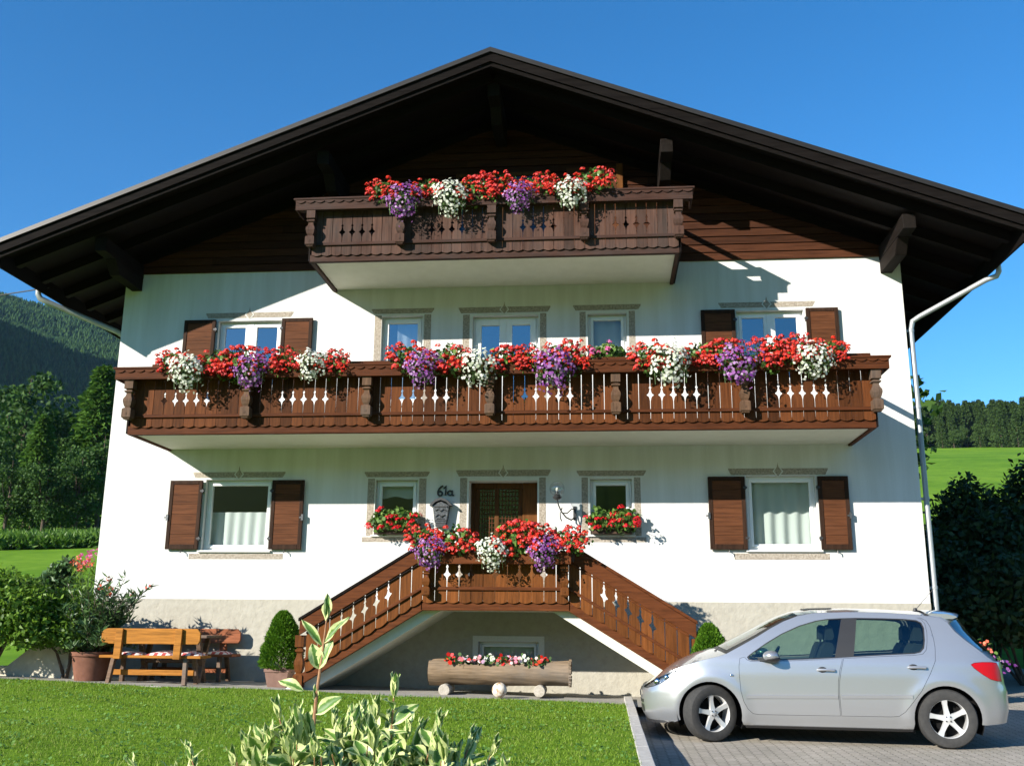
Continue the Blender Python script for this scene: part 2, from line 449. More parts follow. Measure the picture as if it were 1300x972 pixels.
class MB:
    def __init__(s):
        s.v = []
        s.f = []

    def add(s, vs_, fs):
        k = len(s.v)
        s.v.extend([tuple(p) for p in vs_])
        s.f.extend([tuple(i + k for i in f) for f in fs])
        return s

    def box(s, x0, x1, y0, y1, z0, z1, tf=None):
        vs_ = [(x0, y0, z0), (x1, y0, z0), (x1, y1, z0), (x0, y1, z0), (x0, y0, z1), (x1, y0, z1), (x1, y1, z1), (x0, y1, z1)]
        if tf:
            vs_ = [tf(*p) for p in vs_]
        return s.add(vs_, [(0, 3, 2, 1), (4, 5, 6, 7), (0, 1, 5, 4), (1, 2, 6, 5), (2, 3, 7, 6), (3, 0, 4, 7)])

    def beam(s, p0, p1, w, h, up=(0, 0, 1)):
        p0, p1, up = Vector(p0), Vector(p1), Vector(up)
        d = (p1 - p0).normalized()
        sd = d.cross(up).normalized()
        u = sd.cross(d)
        vs_ = []
        for p in (p0, p1):
            for a, b in ((-1, -1), (1, -1), (1, 1), (-1, 1)):
                vs_.append(p + sd * (a * w / 2) + u * (b * h / 2))
        return s.add(vs_, [(0, 1, 2, 3), (7, 6, 5, 4), (0, 4, 5, 1), (1, 5, 6, 2), (2, 6, 7, 3), (3, 7, 4, 0)])

    def prism(s, poly, y0, y1, tf=None):
        """polygon in (x,z) extruded from y0 to y1"""
        n = len(poly)
        vs_ = [(x, y0, z) for x, z in poly] + [(x, y1, z) for x, z in poly]
        if tf:
            vs_ = [tf(*p) for p in vs_]
        a = sum(poly[i][0] * poly[(i + 1) % n][1] - poly[(i + 1) % n][0] * poly[i][1] for i in range(n))
        front = tuple(range(n))
        back = tuple(range(2 * n - 1, n - 1, -1))
        sides = [(i, i + n, (i + 1) % n + n, (i + 1) % n) for i in range(n)]
        if a < 0:
            front, back = front[::-1], back[::-1]
            sides = [q[::-1] for q in sides]
        return s.add(vs_, [front, back] + sides)

    def tube(s, pts, r, n=8, caps=True):
        pts = [Vector(p) for p in pts]
        rs = r if isinstance(r, (list, tuple)) else [r] * len(pts)
        k = len(pts)
        vs_ = []
        ref = None
        for i, p in enumerate(pts):
            d = (pts[min(i + 1, k - 1)] - pts[max(i - 1, 0)]).normalized()
            if ref is None:
                ref = d.orthogonal().normalized()
            ref = (ref - d * ref.dot(d)).normalized()
            b = d.cross(ref)
            for j in range(n):
                a = 2 * math.pi * j / n
                vs_.append(p + (ref * math.cos(a) + b * math.sin(a)) * rs[i])
        fs = []
        for i in range(k - 1):
            for j in range(n):
                fs.append((i * n + j, i * n + (j + 1) % n, (i + 1) * n + (j + 1) % n, (i + 1) * n + j))
        if caps:
            fs.append(tuple(range(n - 1, -1, -1)))
            fs.append(tuple(range((k - 1) * n, k * n)))
        return s.add(vs_, fs)

    def lathe(s, prof, cx, cy, n=24, z0=0.0, axis='z', caps=True, rot=0.0, sq=False):
        """profile list of (radius, height); axis z, or y (heights run along y)"""
        vs_ = []
        k = len(prof)
        for r, h in prof:
            for j in range(n):
                a = 2 * math.pi * j / n + rot
                if axis == 'z':
                    vs_.append((cx + r * math.cos(a), cy + r * math.sin(a), z0 + h))
                else:
                    vs_.append((cx + r * math.cos(a), cy + h, z0 + r * math.sin(a)))
        fs = []
        for i in range(k - 1):
            for j in range(n):
                q = (i * n + j, i * n + (j + 1) % n, (i + 1) * n + (j + 1) % n, (i + 1) * n + j)
                fs.append(q if axis == 'z' else q[::-1])
        if caps:
            a, b = tuple(range(n - 1, -1, -1)), tuple(range((k - 1) * n, k * n))
            fs += [a, b] if axis == 'z' else [a[::-1], b[::-1]]
        return s.add(vs_, fs)

    def ball(s, c, rad, n=16, m=10):
        rx, ry, rz = rad if isinstance(rad, tuple) else (rad,) * 3
        vs_ = [(c[0], c[1], c[2] - rz)]
        for i in range(1, m):
            t = math.pi * i / m
            for j in range(n):
                a = 2 * math.pi * j / n
                vs_.append((c[0] + rx * math.sin(t) * math.cos(a), c[1] + ry * math.sin(t) * math.sin(a), c[2] - rz * math.cos(t)))
        vs_.append((c[0], c[1], c[2] + rz))
        fs = [(0, 1 + (j + 1) % n, 1 + j) for j in range(n)]
        for i in range(m - 2):
            for j in range(n):
                fs.append((1 + i * n + j, 1 + i * n + (j + 1) % n, 1 + (i + 1) * n + (j + 1) % n, 1 + (i + 1) * n + j))
        L = len(vs_) - 1
        fs += [(L, 1 + (m - 2) * n + j, 1 + (m - 2) * n + (j + 1) % n) for j in range(n)]
        return s.add(vs_, fs)

    def grid(s, rows):
        k, n = len(rows), len(rows[0])
        vs_ = [p for r in rows for p in r]
        return s.add(vs_, [(i * n + j, i * n + j + 1, (i + 1) * n + j + 1, (i + 1) * n + j) for i in range(k - 1) for j in range(n - 1)])

    def build(s, name, mat, parent=None, smooth=False, bevel=0.0, rel=True, sharp=40):
        me = bpy.data.meshes.new(name)
        me.from_pydata([tuple(p) for p in s.v], [], s.f)
        if smooth:
            me.polygons.foreach_set("use_smooth", [True] * len(me.polygons))
            me.set_sharp_from_angle(angle=R(sharp))
        me.update()
        o = link(name, me, mat, parent, rel)
        if bevel:
            b = o.modifiers.new("bevel", 'BEVEL')
            b.width = bevel
            b.segments = 2
            b.limit_method = 'ANGLE'
        return o

def npmesh(name, V, F, mat, parent=None, smooth=False, rel=True, uv=None):
    """V (n,3); F (m,k) constant face size; uv per loop"""
    V = np.asarray(V, np.float32)
    F = np.asarray(F, np.int32)
    me = bpy.data.meshes.new(name)
    me.vertices.add(len(V))
    me.vertices.foreach_set("co", V.ravel())
    m, k = F.shape
    me.loops.add(m * k)
    me.loops.foreach_set("vertex_index", F.ravel())
    me.polygons.add(m)
    me.polygons.foreach_set("loop_start", np.arange(0, m * k, k, dtype=np.int32))
    if smooth:
        me.polygons.foreach_set("use_smooth", np.ones(m, bool))
    if uv is not None:
        l = me.uv_layers.new(name="UVMap")
        l.data.foreach_set("uv", np.asarray(uv, np.float32).ravel())
    me.update(calc_edges=True)
    return link(name, me, mat, parent, rel)

def thing(name, label, cat, loc=(0, 0, 0), group=None, rotz=0.0):
    o = bpy.data.objects.new(name, None)
    o.empty_display_size = 0.2
    COL.objects.link(o)
    o.location = loc
    o.rotation_euler = (0, 0, rotz)
    o['label'] = label
    o['category'] = cat
    if group:
        o['group'] = group
    return o

def tag(o, label, cat, group=None):
    o['label'] = label
    o['category'] = cat
    if group:
        o['group'] = group
    return o

def structure(o):
    o['kind'] = 'structure'
    return o

def dup(root, loc, rotz=0.0, label=None, group=None, scale=1.0):
    r = root.copy()
    COL.objects.link(r)
    r.location = loc
    r.rotation_euler = (0, 0, rotz)
    r.scale = (scale,) * 3 if not isinstance(scale, tuple) else scale
    if label:
        r['label'] = label
    if group:
        r['group'] = group
    for ch in children_of(root):
        c = ch.copy()
        COL.objects.link(c)
        c.parent = r
        for g in children_of(ch):
            d = g.copy()
            COL.objects.link(d)
            d.parent = c
    return r

def unit(v):
    return v / np.maximum(1e-9, np.linalg.norm(v, axis=1, keepdims=True))

def rdir(n):
    return unit(rng.normal(size=(n, 3)))

def leaves(C, D, N, L, W, fold=0.0):
    """pointed leaf blades; returns V, F"""
    n = len(C)
    D = unit(D)
    S = unit(np.cross(D, N))
    N = np.cross(S, D)
    L = np.broadcast_to(np.asarray(L, float), (n,))[:, None]
    W = np.broadcast_to(np.asarray(W, float), (n,))[:, None]
    mid = C + D * L * 0.5
    V = np.stack([C, mid + S * W * .5 + N * W * fold, C + D * L, mid - S * W * .5 + N * W * fold], 1).reshape(-1, 3)
    F = np.arange(n * 4).reshape(n, 4)
    return V, F

def discs(C, N, r, k=5, dip=0.0):
    """small round petals as k-gons facing N"""
    n = len(C)
    N = unit(N)
    A = unit(np.cross(N, rdir(n)))
    B = np.cross(N, A)
    r = np.broadcast_to(np.asarray(r, float), (n,))[:, None]
    pts = []
    for j in range(k):
        a = 2 * math.pi * j / k
        pts.append(C + (A * math.cos(a) + B * math.sin(a)) * r + N * r * dip * (1 if j % 2 else -1))
    V = np.stack(pts, 1).reshape(-1, 3)
    return V, np.arange(n * k).reshape(n, k)

def ground_mesh(name, xs, ys, fn, mat):
    X, Y = np.meshgrid(xs, ys)
    Z = np.vectorize(fn)(X, Y)
    V = np.stack([X, Y, Z], -1).reshape(-1, 3)
    nx = len(xs)
    F = [(i * nx + j, i * nx + j + 1, (i + 1) * nx + j + 1, (i + 1) * nx + j) for i in range(len(ys) - 1) for j in range(nx - 1)]
    return npmesh(name, V, F, mat, smooth=True)

def lerp(a, b, t):
    return a + (b - a) * t

def interp(x, pts):
    return float(np.interp(x, [p[0] for p in pts], [p[1] for p in pts]))

def sstep(a, b, x):
    t = min(1, max(0, (x - a) / (b - a)))
    return t * t * (3 - 2 * t)

# ================================================================== GROUND
def zt(x):
    return 0.45 - 0.024 * min(9.0, max(-4.0, x))

def drive_z(x, y):
    return interp(y, [(-30, -0.45), (-16, -0.3), (-9, -0.1), (-4.2, 0.0), (-3.9, 0.0), (0.0, 0.21), (3, 0.3), (12, 0.5)])

def lawn_z(x, y):
    return interp(y, [(-40, -0.5), (-17, -0.3), (-13, 0.0), (-9, 0.2), (-5.2, 0.2), (-2.05, zt(x)), (3, zt(x))]) + 0.012 * math.sin(x * 1.7 + y) * math.cos(y * 1.3)

def hills(x, y):
    h = 0.0
    if y > 8:
        a = (x - 8.5) / (y + 16)
        sl = lerp(0.135, 0.193, sstep(-0.4, 0.2, a))
        top = lerp(900, 345, sstep(-0.4, 0.2, a))
        yy = min(y, top) - 8
        h += sl * yy + 0.5 * math.sin(x * 0.05) * math.sin(y * 0.03) * min(1, yy / 40)
    if y < -40:
        h += 0.2 * (min(-y, 700) - 40)
    return h

def base_z(x, y):
    if x > 8.9:
        z = drive_z(x, y) - 0.10 if x < 16 else lerp(drive_z(x, y) - 0.10, 0.3, sstep(16, 22, x)) if y > -3 else drive_z(x, y) - 0.10
    else:
        z = lawn_z(x, y)
        if y > -2.2:
            z -= 0.06
    return z + hills(x, y)

def axis_steps(lo, hi, near_lo, near_hi, near, extra=()):
    v = list(np.arange(near_lo, near_hi + 1e-6, near)) + list(extra)
    d, x = near * 1.4, near_lo
    while x > lo:
        x -= d
        d *= 1.18
        v.append(x)
    d, x = near * 1.4, near_hi
    while x < hi:
        x += d
        d *= 1.18
        v.append(x)
    return sorted(set(round(float(q), 3) for q in v))

gx = axis_steps(-1500, 1500, -8, 22, 0.8, (8.84, 8.95))
gy = axis_steps(-900, 1600, -18, 8, 0.7)
g = ground_mesh("ground", gx, gy, base_z, M['meadow'])
structure(g)
g = ground_mesh("lawn", sorted(set(list(np.arange(-9, 8.8, 0.4)) + [8.82])), list(np.arange(-14, -2.0, 0.4)) + [-2.02],
                lambda x, y: lawn_z(x, y) + 0.02, M['lawn_soil'])
structure(g)
g = ground_mesh("terrace", list(np.arange(-3, 8.8, 0.6)) + [8.8, 9.6], [-2.05, -1.0, 0.0], lambda x, y: zt(x) if x < 9 else zt(8.9) - 0.02, M['concrete'])
structure(g)
mb = MB()
for i in range(20):                                   # thin front edge of the terrace slab, laid in pieces
    x0 = -3 + i * 0.585
    z = zt(x0 + 0.29)
    mb.box(x0, x0 + 0.575, -2.10, -2.052, z - 0.12, z + 0.008)
structure(mb.build("terrace_edging", M['kerb'], bevel=0.006))
g = ground_mesh("driveway", [8.945, 10, 11, 12, 13, 14, 15, 16, 18, 20], [-30, -16, -9, -6, -4.2, -3.9, -3, -2, -1, 0, 3, 12], drive_z, M['pavers'])
structure(g)
mb = MB()
y = -9.6
while y < -1.5:                                       # kerb stones between the lawn and the driveway
    y1 = y + 0.98
    z0, z1 = lawn_z(8.8, y) + 0.035, lawn_z(8.8, y1) + 0.035
    mb.add([(8.82, y, z0 - .4), (8.94, y, z0 - .4), (8.94, y1, z1 - .4), (8.82, y1, z1 - .4), (8.82, y, z0), (8.94, y, z0), (8.94, y1, z1), (8.82, y1, z1)],
           [(0, 3, 2, 1), (4, 5, 6, 7), (0, 1, 5, 4), (1, 2, 6, 5), (2, 3, 7, 6), (3, 0, 4, 7)])
    y += 0.99
structure(mb.build("kerb", M['kerb'], bevel=0.008))

# ================================================================== HOUSE
W = 13.6
DEPTH = 11.0
RIDGE_X, RIDGE_Z = 6.81, 10.47         # top of the roof at the ridge
VY = -1.85                             # verge plane
EX0, EX1 = -1.27, 14.89                # eaves
SL = 0.387
def roof_top(x):
    return RIDGE_Z - SL * abs(x - RIDGE_X)
ZW = 7.41                              # top of the plaster, start of the boarding
PL = 1.68                              # top of the plinth
house = thing("alpine_house", "white alpine house with flower filled brown balconies and a wide dark gable roof", "house", (6.8, 0, 0.3))

OPEN = [  # x0,x1,z0,z1 window and door openings of the front wall
    (1.80, 2.96, 2.48, 3.67), (10.87, 11.97, 2.50, 3.69), (4.75, 5.47, 2.74, 3.65), (8.34, 9.02, 2.74, 3.65), (6.33, 7.47, 1.66, 3.63),
    (1.79, 2.94, 5.25, 6.50), (10.84, 11.95, 5.25, 6.50), (4.74, 5.47, 4.95, 6.53), (6.34, 7.48, 4.40, 6.50), (8.33, 8.99, 5.50, 6.50),
    (6.53, 7.50, 0.66, 1.04)]
xs = sorted(set([0.0, W] + [o[0] for o in OPEN] + [o[1] for o in OPEN]))
zs = sorted(set([PL, ZW] + [o[2] for o in OPEN] + [o[3] for o in OPEN if o[3] > PL]))
zs = [z for z in zs if z >= PL]
RV = 0.16
mb = MB()
for i in range(len(xs) - 1):
    for k in range(len(zs) - 1):
        cx, cz = (xs[i] + xs[i + 1]) / 2, (zs[k] + zs[k + 1]) / 2
        if any(o[0] < cx < o[1] and o[2] < cz < o[3] for o in OPEN):
            continue
        mb.add([(xs[i], 0, zs[k]), (xs[i + 1], 0, zs[k]), (xs[i + 1], 0, zs[k + 1]), (xs[i], 0, zs[k + 1])], [(0, 1, 2, 3)])
for o in OPEN[:-1]:
    x0, x1, z0, z1 = o
    d = 0.36 if o == OPEN[4] else RV
    mb.add([(x0, 0, z0), (x0, d, z0), (x0, d, z1), (x0, 0, z1)], [(0, 3, 2, 1)])
    mb.add([(x1, 0, z0), (x1, d, z0), (x1, d, z1), (x1, 0, z1)], [(0, 1, 2, 3)])
    mb.add([(x0, 0, z1), (x1, 0, z1), (x1, d, z1), (x0, d, z1)], [(0, 3, 2, 1)])
    if z0 > PL + .01:
        mb.add([(x0, 0, z0), (x1, 0, z0), (x1, d, z0), (x0, d, z0)], [(0, 1, 2, 3)])
# side and back walls up to the roof underside
def eave_z(x):
    return roof_top(x) - 0.34
e0 = eave_z(0.02)
ridge_u = RIDGE_Z - 0.36
mb.add([(0, 0, PL), (0, DEPTH, PL), (0, DEPTH, e0), (0, 0, e0)], [(0, 3, 2, 1)])
mb.add([(W, 0, PL), (W, DEPTH, PL), (W, DEPTH, e0), (W, 0, e0)], [(0, 1, 2, 3)])
mb.add([(0, DEPTH, PL), (W, DEPTH, PL), (W, DEPTH, e0), (RIDGE_X, DEPTH, ridge_u), (0, DEPTH, e0)], [(4, 3, 2, 1, 0)])
mb.build("wall", M['plaster'], house)
# plinth, slightly proud
mb = MB()
o = OPEN[-1]
zb = -0.05
for x0, x1, z0, z1 in ((0, o[0], zb, PL), (o[1], W, zb, PL), (o[0], o[1], zb, o[2]), (o[0], o[1], o[3], PL)):
    if x0 < OPEN[4][0] < x1 or True:
        mb.add([(x0, -0.015, z0), (x1, -0.015, z0), (x1, -0.015, z1), (x0, -0.015, z1)], [(0, 1, 2, 3)])
mb.add([(0, -0.015, PL), (W, -0.015, PL), (W, 0, PL), (0, 0, PL)], [(0, 1, 2, 3)])
mb.add([(0, -0.015, zb), (0, DEPTH, zb), (0, DEPTH, PL), (0, -0.015, PL)], [(0, 3, 2, 1)])
mb.add([(W, -0.015, zb), (W, DEPTH, zb), (W, DEPTH, PL), (W, -0.015, PL)], [(0, 1, 2, 3)])
mb.add([(0, DEPTH, zb), (W, DEPTH, zb), (W, DEPTH, PL), (0, DEPTH, PL)], [(3, 2, 1, 0)])
x0, x1, z0, z1 = o
mb.add([(x0, -.015, z0), (x0, .2, z0), (x0, .2, z1), (x0, -.015, z1)], [(0, 3, 2, 1)])
mb.add([(x1, -.015, z0), (x1, .2, z0), (x1, .2, z1), (x1, -.015, z1)], [(0, 1, 2, 3)])
mb.add([(x0, -.015, z1), (x1, -.015, z1), (x1, .2, z1), (x0, .2, z1)], [(0, 3, 2, 1)])
mb.add([(x0, -.015, z0), (x1, -.015, z0), (x1, .2, z0), (x0, .2, z0)], [(0, 1, 2, 3)])
mb.build("plinth", M['plinth'], house)
# interior: dark floors and a back partition, so the rooms behind the glass have depth
mb = MB()
mb.box(0.05, W - 0.05, 3.2, 3.3, 0.0, 9.0)
mb.box(0.05, W - 0.05, 0.3, 3.2, 1.45, 1.60)
mb.box(0.05, W - 0.05, 0.3, 3.2, 4.18, 4.34)
mb.box(0.05, W - 0.05, 0.3, 3.2, 7.1, 7.25)
for x in (4.0, 6.0, 7.8, 9.9):
    mb.box(x, x + 0.1, 0.25, 3.2, 0.0, 7.2)
mb.build("interior", M['room'], house)

# gable boarding: horizontal boards, trimmed to the roof slope
mb = MB()
z = ZW
while z < ridge_u:
    z1 = min(z + 0.145, ridge_u)
    hw0 = min((ridge_u - z) / SL, RIDGE_X - 0.0)
    hw1 = max(0.0, (ridge_u - z1) / SL)
    xl0, xr0 = max(0.0, RIDGE_X - hw0), min(W, RIDGE_X + hw0)
    xl1, xr1 = max(0.0, RIDGE_X - hw1), min(W, RIDGE_X + hw1)
    # butt joints at staggered places
    j = sorted(random.uniform(xl0 + .5, xr0 - .5) for _ in range(2)) if xr0 - xl0 > 4 else []
    cuts0 = [xl0] + j + [xr0]
    for q in range(len(cuts0) - 1):
        a0, a1 = cuts0[q], cuts0[q + 1] - 0.003
        b0 = max(a0, xl1) if q == 0 else a0
        b1 = min(a1, xr1) if q == len(cuts0) - 2 else a1
        if b1 - b0 < .02:
            continue
        mb.prism([(a0, z + 0.002), (a1, z + 0.002), (b1, z1 - .012), (b0, z1 - .012)], -0.040, 0.0,
                 tf=lambda x, y_, zz, z=z, z1=z1: (x, y_ + (0.016 * (zz - z) / (z1 - z) if y_ < -.02 else 0), zz))
    z = z1
mb.build("gable_cladding", M['clad'], house)
mb = MB()
mb.add([(0, 0.0, ZW), (W, 0.0, ZW), (W, 0, e0), (RIDGE_X, 0, ridge_u), (0, 0, e0)], [(0, 1, 2, 3, 4)])
mb.build("gable_backing", M['dark_wood'], house)

# ------------------------------------------------------------------ roof
roofm = MB()
def roof_pt(x, y, d):   # d below the top, vertical
    return (x, y, roof_top(x) - d)
for sgn, ex in ((-1, EX0), (1, EX1)):
    P = [(RIDGE_X, 0.03), (ex, 0.03), (ex, 0.15), (RIDGE_X, 0.15)]
    v = [roof_pt(x, VY, d) for x, d in P] + [roof_pt(x, DEPTH + 1.2, d) for x, d in P]
    f = [(0, 1, 2, 3), (7, 6, 5, 4), (0, 4, 5, 1), (1, 5, 6, 2), (2, 6, 7, 3)]
    roofm.add(v, f if sgn > 0 else [q[::-1] for q in f])
roof = roofm.build("roof", M['dark_wood'], house)
tm = MB()
for sgn, ex in ((-1, EX0 - .05), (1, EX1 + .05)):
    P = [(RIDGE_X, -0.02), (ex, -0.02), (ex, 0.026), (RIDGE_X, 0.026)]
    v = [roof_pt(x, VY - 0.06, d) for x, d in P] + [roof_pt(x, DEPTH + 1.25, d) for x, d in P]
    f = [(0, 1, 2, 3), (7, 6, 5, 4), (0, 4, 5, 1), (1, 5, 6, 2), (2, 6, 7, 3)]
    tm.add(v, f if sgn > 0 else [q[::-1] for q in f])
tm.build("roof_covering", M['tiles'], roof)
for sgn, ex in ((-1, EX0), (1, EX1)):                # verge boards: a wide one and a smaller one stepped behind it
    for nm, y0, y1, d0, d1, mt in (("verge_board", VY - .045, VY - .005, 0.045, 0.205, 'verge'), ("verge_board", VY - 0.004, VY + .05, 0.165, 0.275, 'verge'),
                                   ("verge_flashing", VY - .085, VY - .061, -0.03, 0.05, 'brown_metal')):
        b = MB()
        v = [roof_pt(RIDGE_X, y0, d0), roof_pt(ex, y0, d0), roof_pt(ex, y0, d1), roof_pt(RIDGE_X, y0, d1)]
        v += [(a, y1, c) for a, _, c in v]
        f = [(0, 1, 2, 3), (7, 6, 5, 4), (0, 4, 5, 1), (1, 5, 6, 2), (2, 6, 7, 3), (3, 7, 4, 0)]
        b.add(v, f if sgn > 0 else [q[::-1] for q in f])
        b.build(nm, M[mt], roof)
# rafters under the boards
ry = VY + 0.42
while ry < DEPTH + 1.0:
    for sgn, ex in ((-1, EX0), (1, EX1)):
        b = MB()
        x0, x1 = (RIDGE_X, ex + .02) if sgn > 0 else (RIDGE_X, ex - .02)
        b.beam(roof_pt(RIDGE_X + sgn * .03, ry, 0.235), roof_pt(ex - sgn * .06, ry, 0.235), 0.11, 0.165)
        if ry < 4:
            b.build("rafter", M['dark_wood'], roof)
    ry += 0.78
for px in (0.22, 3.95, RIDGE_X, 9.66, 13.36):        # purlins that carry the overhang, in two steps
    zt_ = roof_top(px) - 0.325 - (0.03 if px != RIDGE_X else 0.0)
    b = MB()
    b.box(px - 0.10, px + 0.10, -1.42, -0.001, zt_ - 0.24, zt_)
    b.add([(px - .095, -1.05, zt_ - .241), (px + .095, -1.05, zt_ - .241), (px + .095, -.85, zt_ - .47), (px - .095, -.85, zt_ - .47),
           (px - .095, -.001, zt_ - .241), (px + .095, -.001, zt_ - .241), (px + .095, -.001, zt_ - .47), (px - .095, -.001, zt_ - .47)],
          [(0, 3, 2, 1), (0, 1, 5, 4), (1, 2, 6, 5), (2, 3, 7, 6), (3, 0, 4, 7), (4, 5, 6, 7)])
    b.build("purlin", M['dark_wood_y'], house, bevel=0.01)
for sgn, ex in ((-1, EX0), (1, EX1)):                # half-round gutters with fascia boards
    b = MB()
    zc = roof_top(ex) - 0.24
    gxx = ex + sgn * 0.075
    rows = []
    for yy in np.linspace(VY - .02, DEPTH + 1.2, 12):
        rows.append([(gxx + 0.075 * math.cos(a), yy, zc + 0.085 * math.sin(a)) for a in np.linspace(math.pi, 2 * math.pi, 9)])
    b.grid(rows)
    rows2 = [[(gxx + (p[0] - gxx) * 1.06, p[1], zc + (p[2] - zc) * 1.06) for p in r][::-1] for r in rows]
    b.grid(rows2)
    b.add(rows[0], [tuple(range(9))])
    b.build("gutter", M['brown_metal'], roof, smooth=True)
    b = MB()
    b.box(ex - 0.021, ex + 0.015, VY + .06, DEPTH + 1.19, zc - 0.17, zc + 0.115)
    b.build("eaves_board", M['verge'], roof)
# downpipes: neck, long diagonal back to the wall, then down the corner
b = MB()
zc = roof_top(EX1) - 0.31
b.tube([(14.965, -0.55, zc), (14.965, -0.55, zc - 0.13), (14.93, -.53, zc - .20), (14.78, -0.47, zc - 0.24), (13.86, 0.06, 6.36), (13.75, 0.10, 6.29), (13.712, 0.10, 6.15), (13.712, 0.10, 0.2)], 0.043, 12)
for zz in (1.9, 3.3, 4.8, 6.1):
    b.lathe([(0.050, 0), (0.050, .05)], 13.712, 0.10, 12, zz)
    b.box(13.60, 13.67, .09, .11, zz, zz + .04)
b.build("drainpipe", M['zinc'], house, smooth=True)
b = MB()
zc = roof_top(EX0) - 0.31
b.tube([(-1.345, -0.5, zc), (-1.345, -0.5, zc - 0.12), (-1.31, -.48, zc - .2), (-1.17, -0.40, zc - 0.26), (-.28, 0.36, 6.46), (-0.15, 0.42, 6.38), (-.11, .42, 6.25), (-0.11, 0.42, 0.2)], 0.05, 12)
b.build("drainpipe", M['zinc'], house, smooth=True)

# ------------------------------------------------------------------ painted surrounds
def surround(x0, x1, zlo, zhi, px=None, pz0=None, dia=False, sill=None):
    e = 0.045
    def flat(name, poly, y0=-0.004):
        b = MB()
        b.prism(poly, y0, 0.001)
        return b.build(name, M['marble'], house)
    lin = flat("painted_lintel", [(x0 + e, zlo), (x1 - e, zlo), (x1, zhi - .02), (x1, zhi), (x0, zhi), (x0, zhi - .02)])
    if dia:
        c = (x0 + x1) / 2
        b = MB()
        b.prism([(c, zlo - .045), (c + .085, zlo + .055), (c, zlo + .17), (c - .085, zlo + .055)], -0.0065, -.004)
        b.build("lozenge_border", M['casing'], lin)
        b = MB()
        b.prism([(c, zlo - .022), (c + .064, zlo + .055), (c + .012, zlo + .13), (c, zlo + .20), (c - .012, zlo + .13), (c - .064, zlo + .055)], -0.0085, -.006)
        b.build("lozenge", M['marble'], lin)
    if px:
        for a0, a1 in px:
            flat("painted_pilaster", [(a0, pz0), (a1, pz0), (a1, zlo - .025), (a0, zlo - .025)])
    if sill:
        flat("painted_sill", [(sill[0], sill[2]), (sill[1], sill[2]), (sill[1], sill[3]), (sill[0], sill[3])])
surround(1.56, 3.18, 3.705, 3.80, dia=True, sill=(1.60, 3.22, 2.335, 2.425))
surround(10.59, 12.18, 3.705, 3.81, dia=True, sill=(10.63, 12.12, 2.345, 2.445))
surround(4.55, 5.66, 3.70, 3.79, ((4.615, 4.735), (5.49, 5.61)), 2.72, sill=(4.55, 5.66, 2.62, 2.70))
surround(8.12, 9.26, 3.70, 3.79, ((8.20, 8.305), (9.06, 9.165)), 2.72, sill=(8.14, 9.24, 2.62, 2.70))
surround(6.11, 7.69, 3.705, 3.81, ((6.18, 6.30), (7.50, 7.61)), PL + .01, dia=True)
surround(1.55, 3.14, 6.555, 6.65, dia=True)
surround(10.55, 12.15, 6.555, 6.65, dia=True)
surround(4.55, 5.66, 6.575, 6.665, ((4.615, 4.735), (5.49, 5.61)), 4.95)
surround(6.09, 7.69, 6.555, 6.66, ((6.17, 6.29), (7.51, 7.62)), 4.40, dia=True)
surround(8.08, 9.24, 6.565, 6.66, ((8.19, 8.295), (9.03, 9.135)), 5.45)

# ------------------------------------------------------------------ windows
def window(o, name="window", leaves_=1, d=0.10, glass='glass', fr=0.065, mull=0.0, curtain=None, sill=True, label=None):
    x0, x1, z0, z1 = o
    fm = MB()
    y0, y1 = d, d + 0.06
    def ring(a0, a1, c0, c1, w, ya, yb):
        fm.box(a0, a0 + w, ya, yb, c0, c1)
        fm.box(a1 - w, a1, ya, yb, c0, c1)
        fm.box(a0 + w, a1 - w, ya, yb, c0, c0 + w)
        fm.box(a0 + w, a1 - w, ya, yb, c1 - w, c1)
    ring(x0 + .001, x1 - .001, z0 + .001, z1 - .001, 0.05, y0 + .01, y1 + .02)
    panes = []
    if leaves_ == 1:
        ring(x0 + 0.045, x1 - 0.045, z0 + 0.045, z1 - 0.045, fr, y0 - .012, y1)
        panes.append((x0 + .045 + fr - .005, x1 - .045 - fr + .005, z0 + .045 + fr - .005, z1 - .045 - fr + .005))
    else:
        c = (x0 + x1) / 2
        for a0, a1 in ((x0 + .045, c - mull / 2), (c + mull / 2, x1 - .045)):
            ring(a0, a1, z0 + .045, z1 - .045, fr, y0 - .012, y1)
            panes.append((a0 + fr - .005, a1 - fr + .005, z0 + .04 + fr, z1 - .04 - fr))
        if mull > .01:
            fm.box(c - mull / 2, c + mull / 2, y0 - .02, y1 - .004, z0 + .045, z1 - .045)
    w = fm.build(name, M['pvc'], house, bevel=0.006)
    if label:
        w['label'] = label
    for p in panes:
        b = MB()
        b.add([(p[0], y0 + .02, p[2]), (p[1], y0 + .02, p[2]), (p[1], y0 + .02, p[3]), (p[0], y0 + .02, p[3])], [(0, 1, 2, 3)])
        b.build("pane", M[glass], w)
    if sill:
        b = MB()
        b.box(x0 - 0.05, x1 + 0.05, -0.045, y0, z0 - 0.035, z0 - .001)
        b.build("sill", M['casing'], w, bevel=0.006)
    if curtain:
        ca0, ca1, cz0, cz1, mt, amp, freq = curtain
        rows = []
        for zz in np.linspace(cz1, cz0, 8):
            rows.append([(xx, y1 + .07 + amp * math.sin(xx * freq + 0.4 * math.sin(zz * 3)) * (0.6 + .4 * (cz1 - zz) / (cz1 - cz0)), zz + (0.02 * math.sin(xx * freq) if zz == cz0 else 0))
                         for xx in np.linspace(ca0, ca1, 60)])
        b = MB()
        b.grid(rows)
        b.build("curtain", M[mt], w, smooth=True)
    return w
w1 = window(OPEN[0], curtain=(1.86, 2.92, 2.54, 3.14, 'curtain', 0.02, 34), fr=0.05)
window(OPEN[1], curtain=(10.95, 11.92, 2.54, 3.66, 'net', 0.030, 30), fr=0.05)
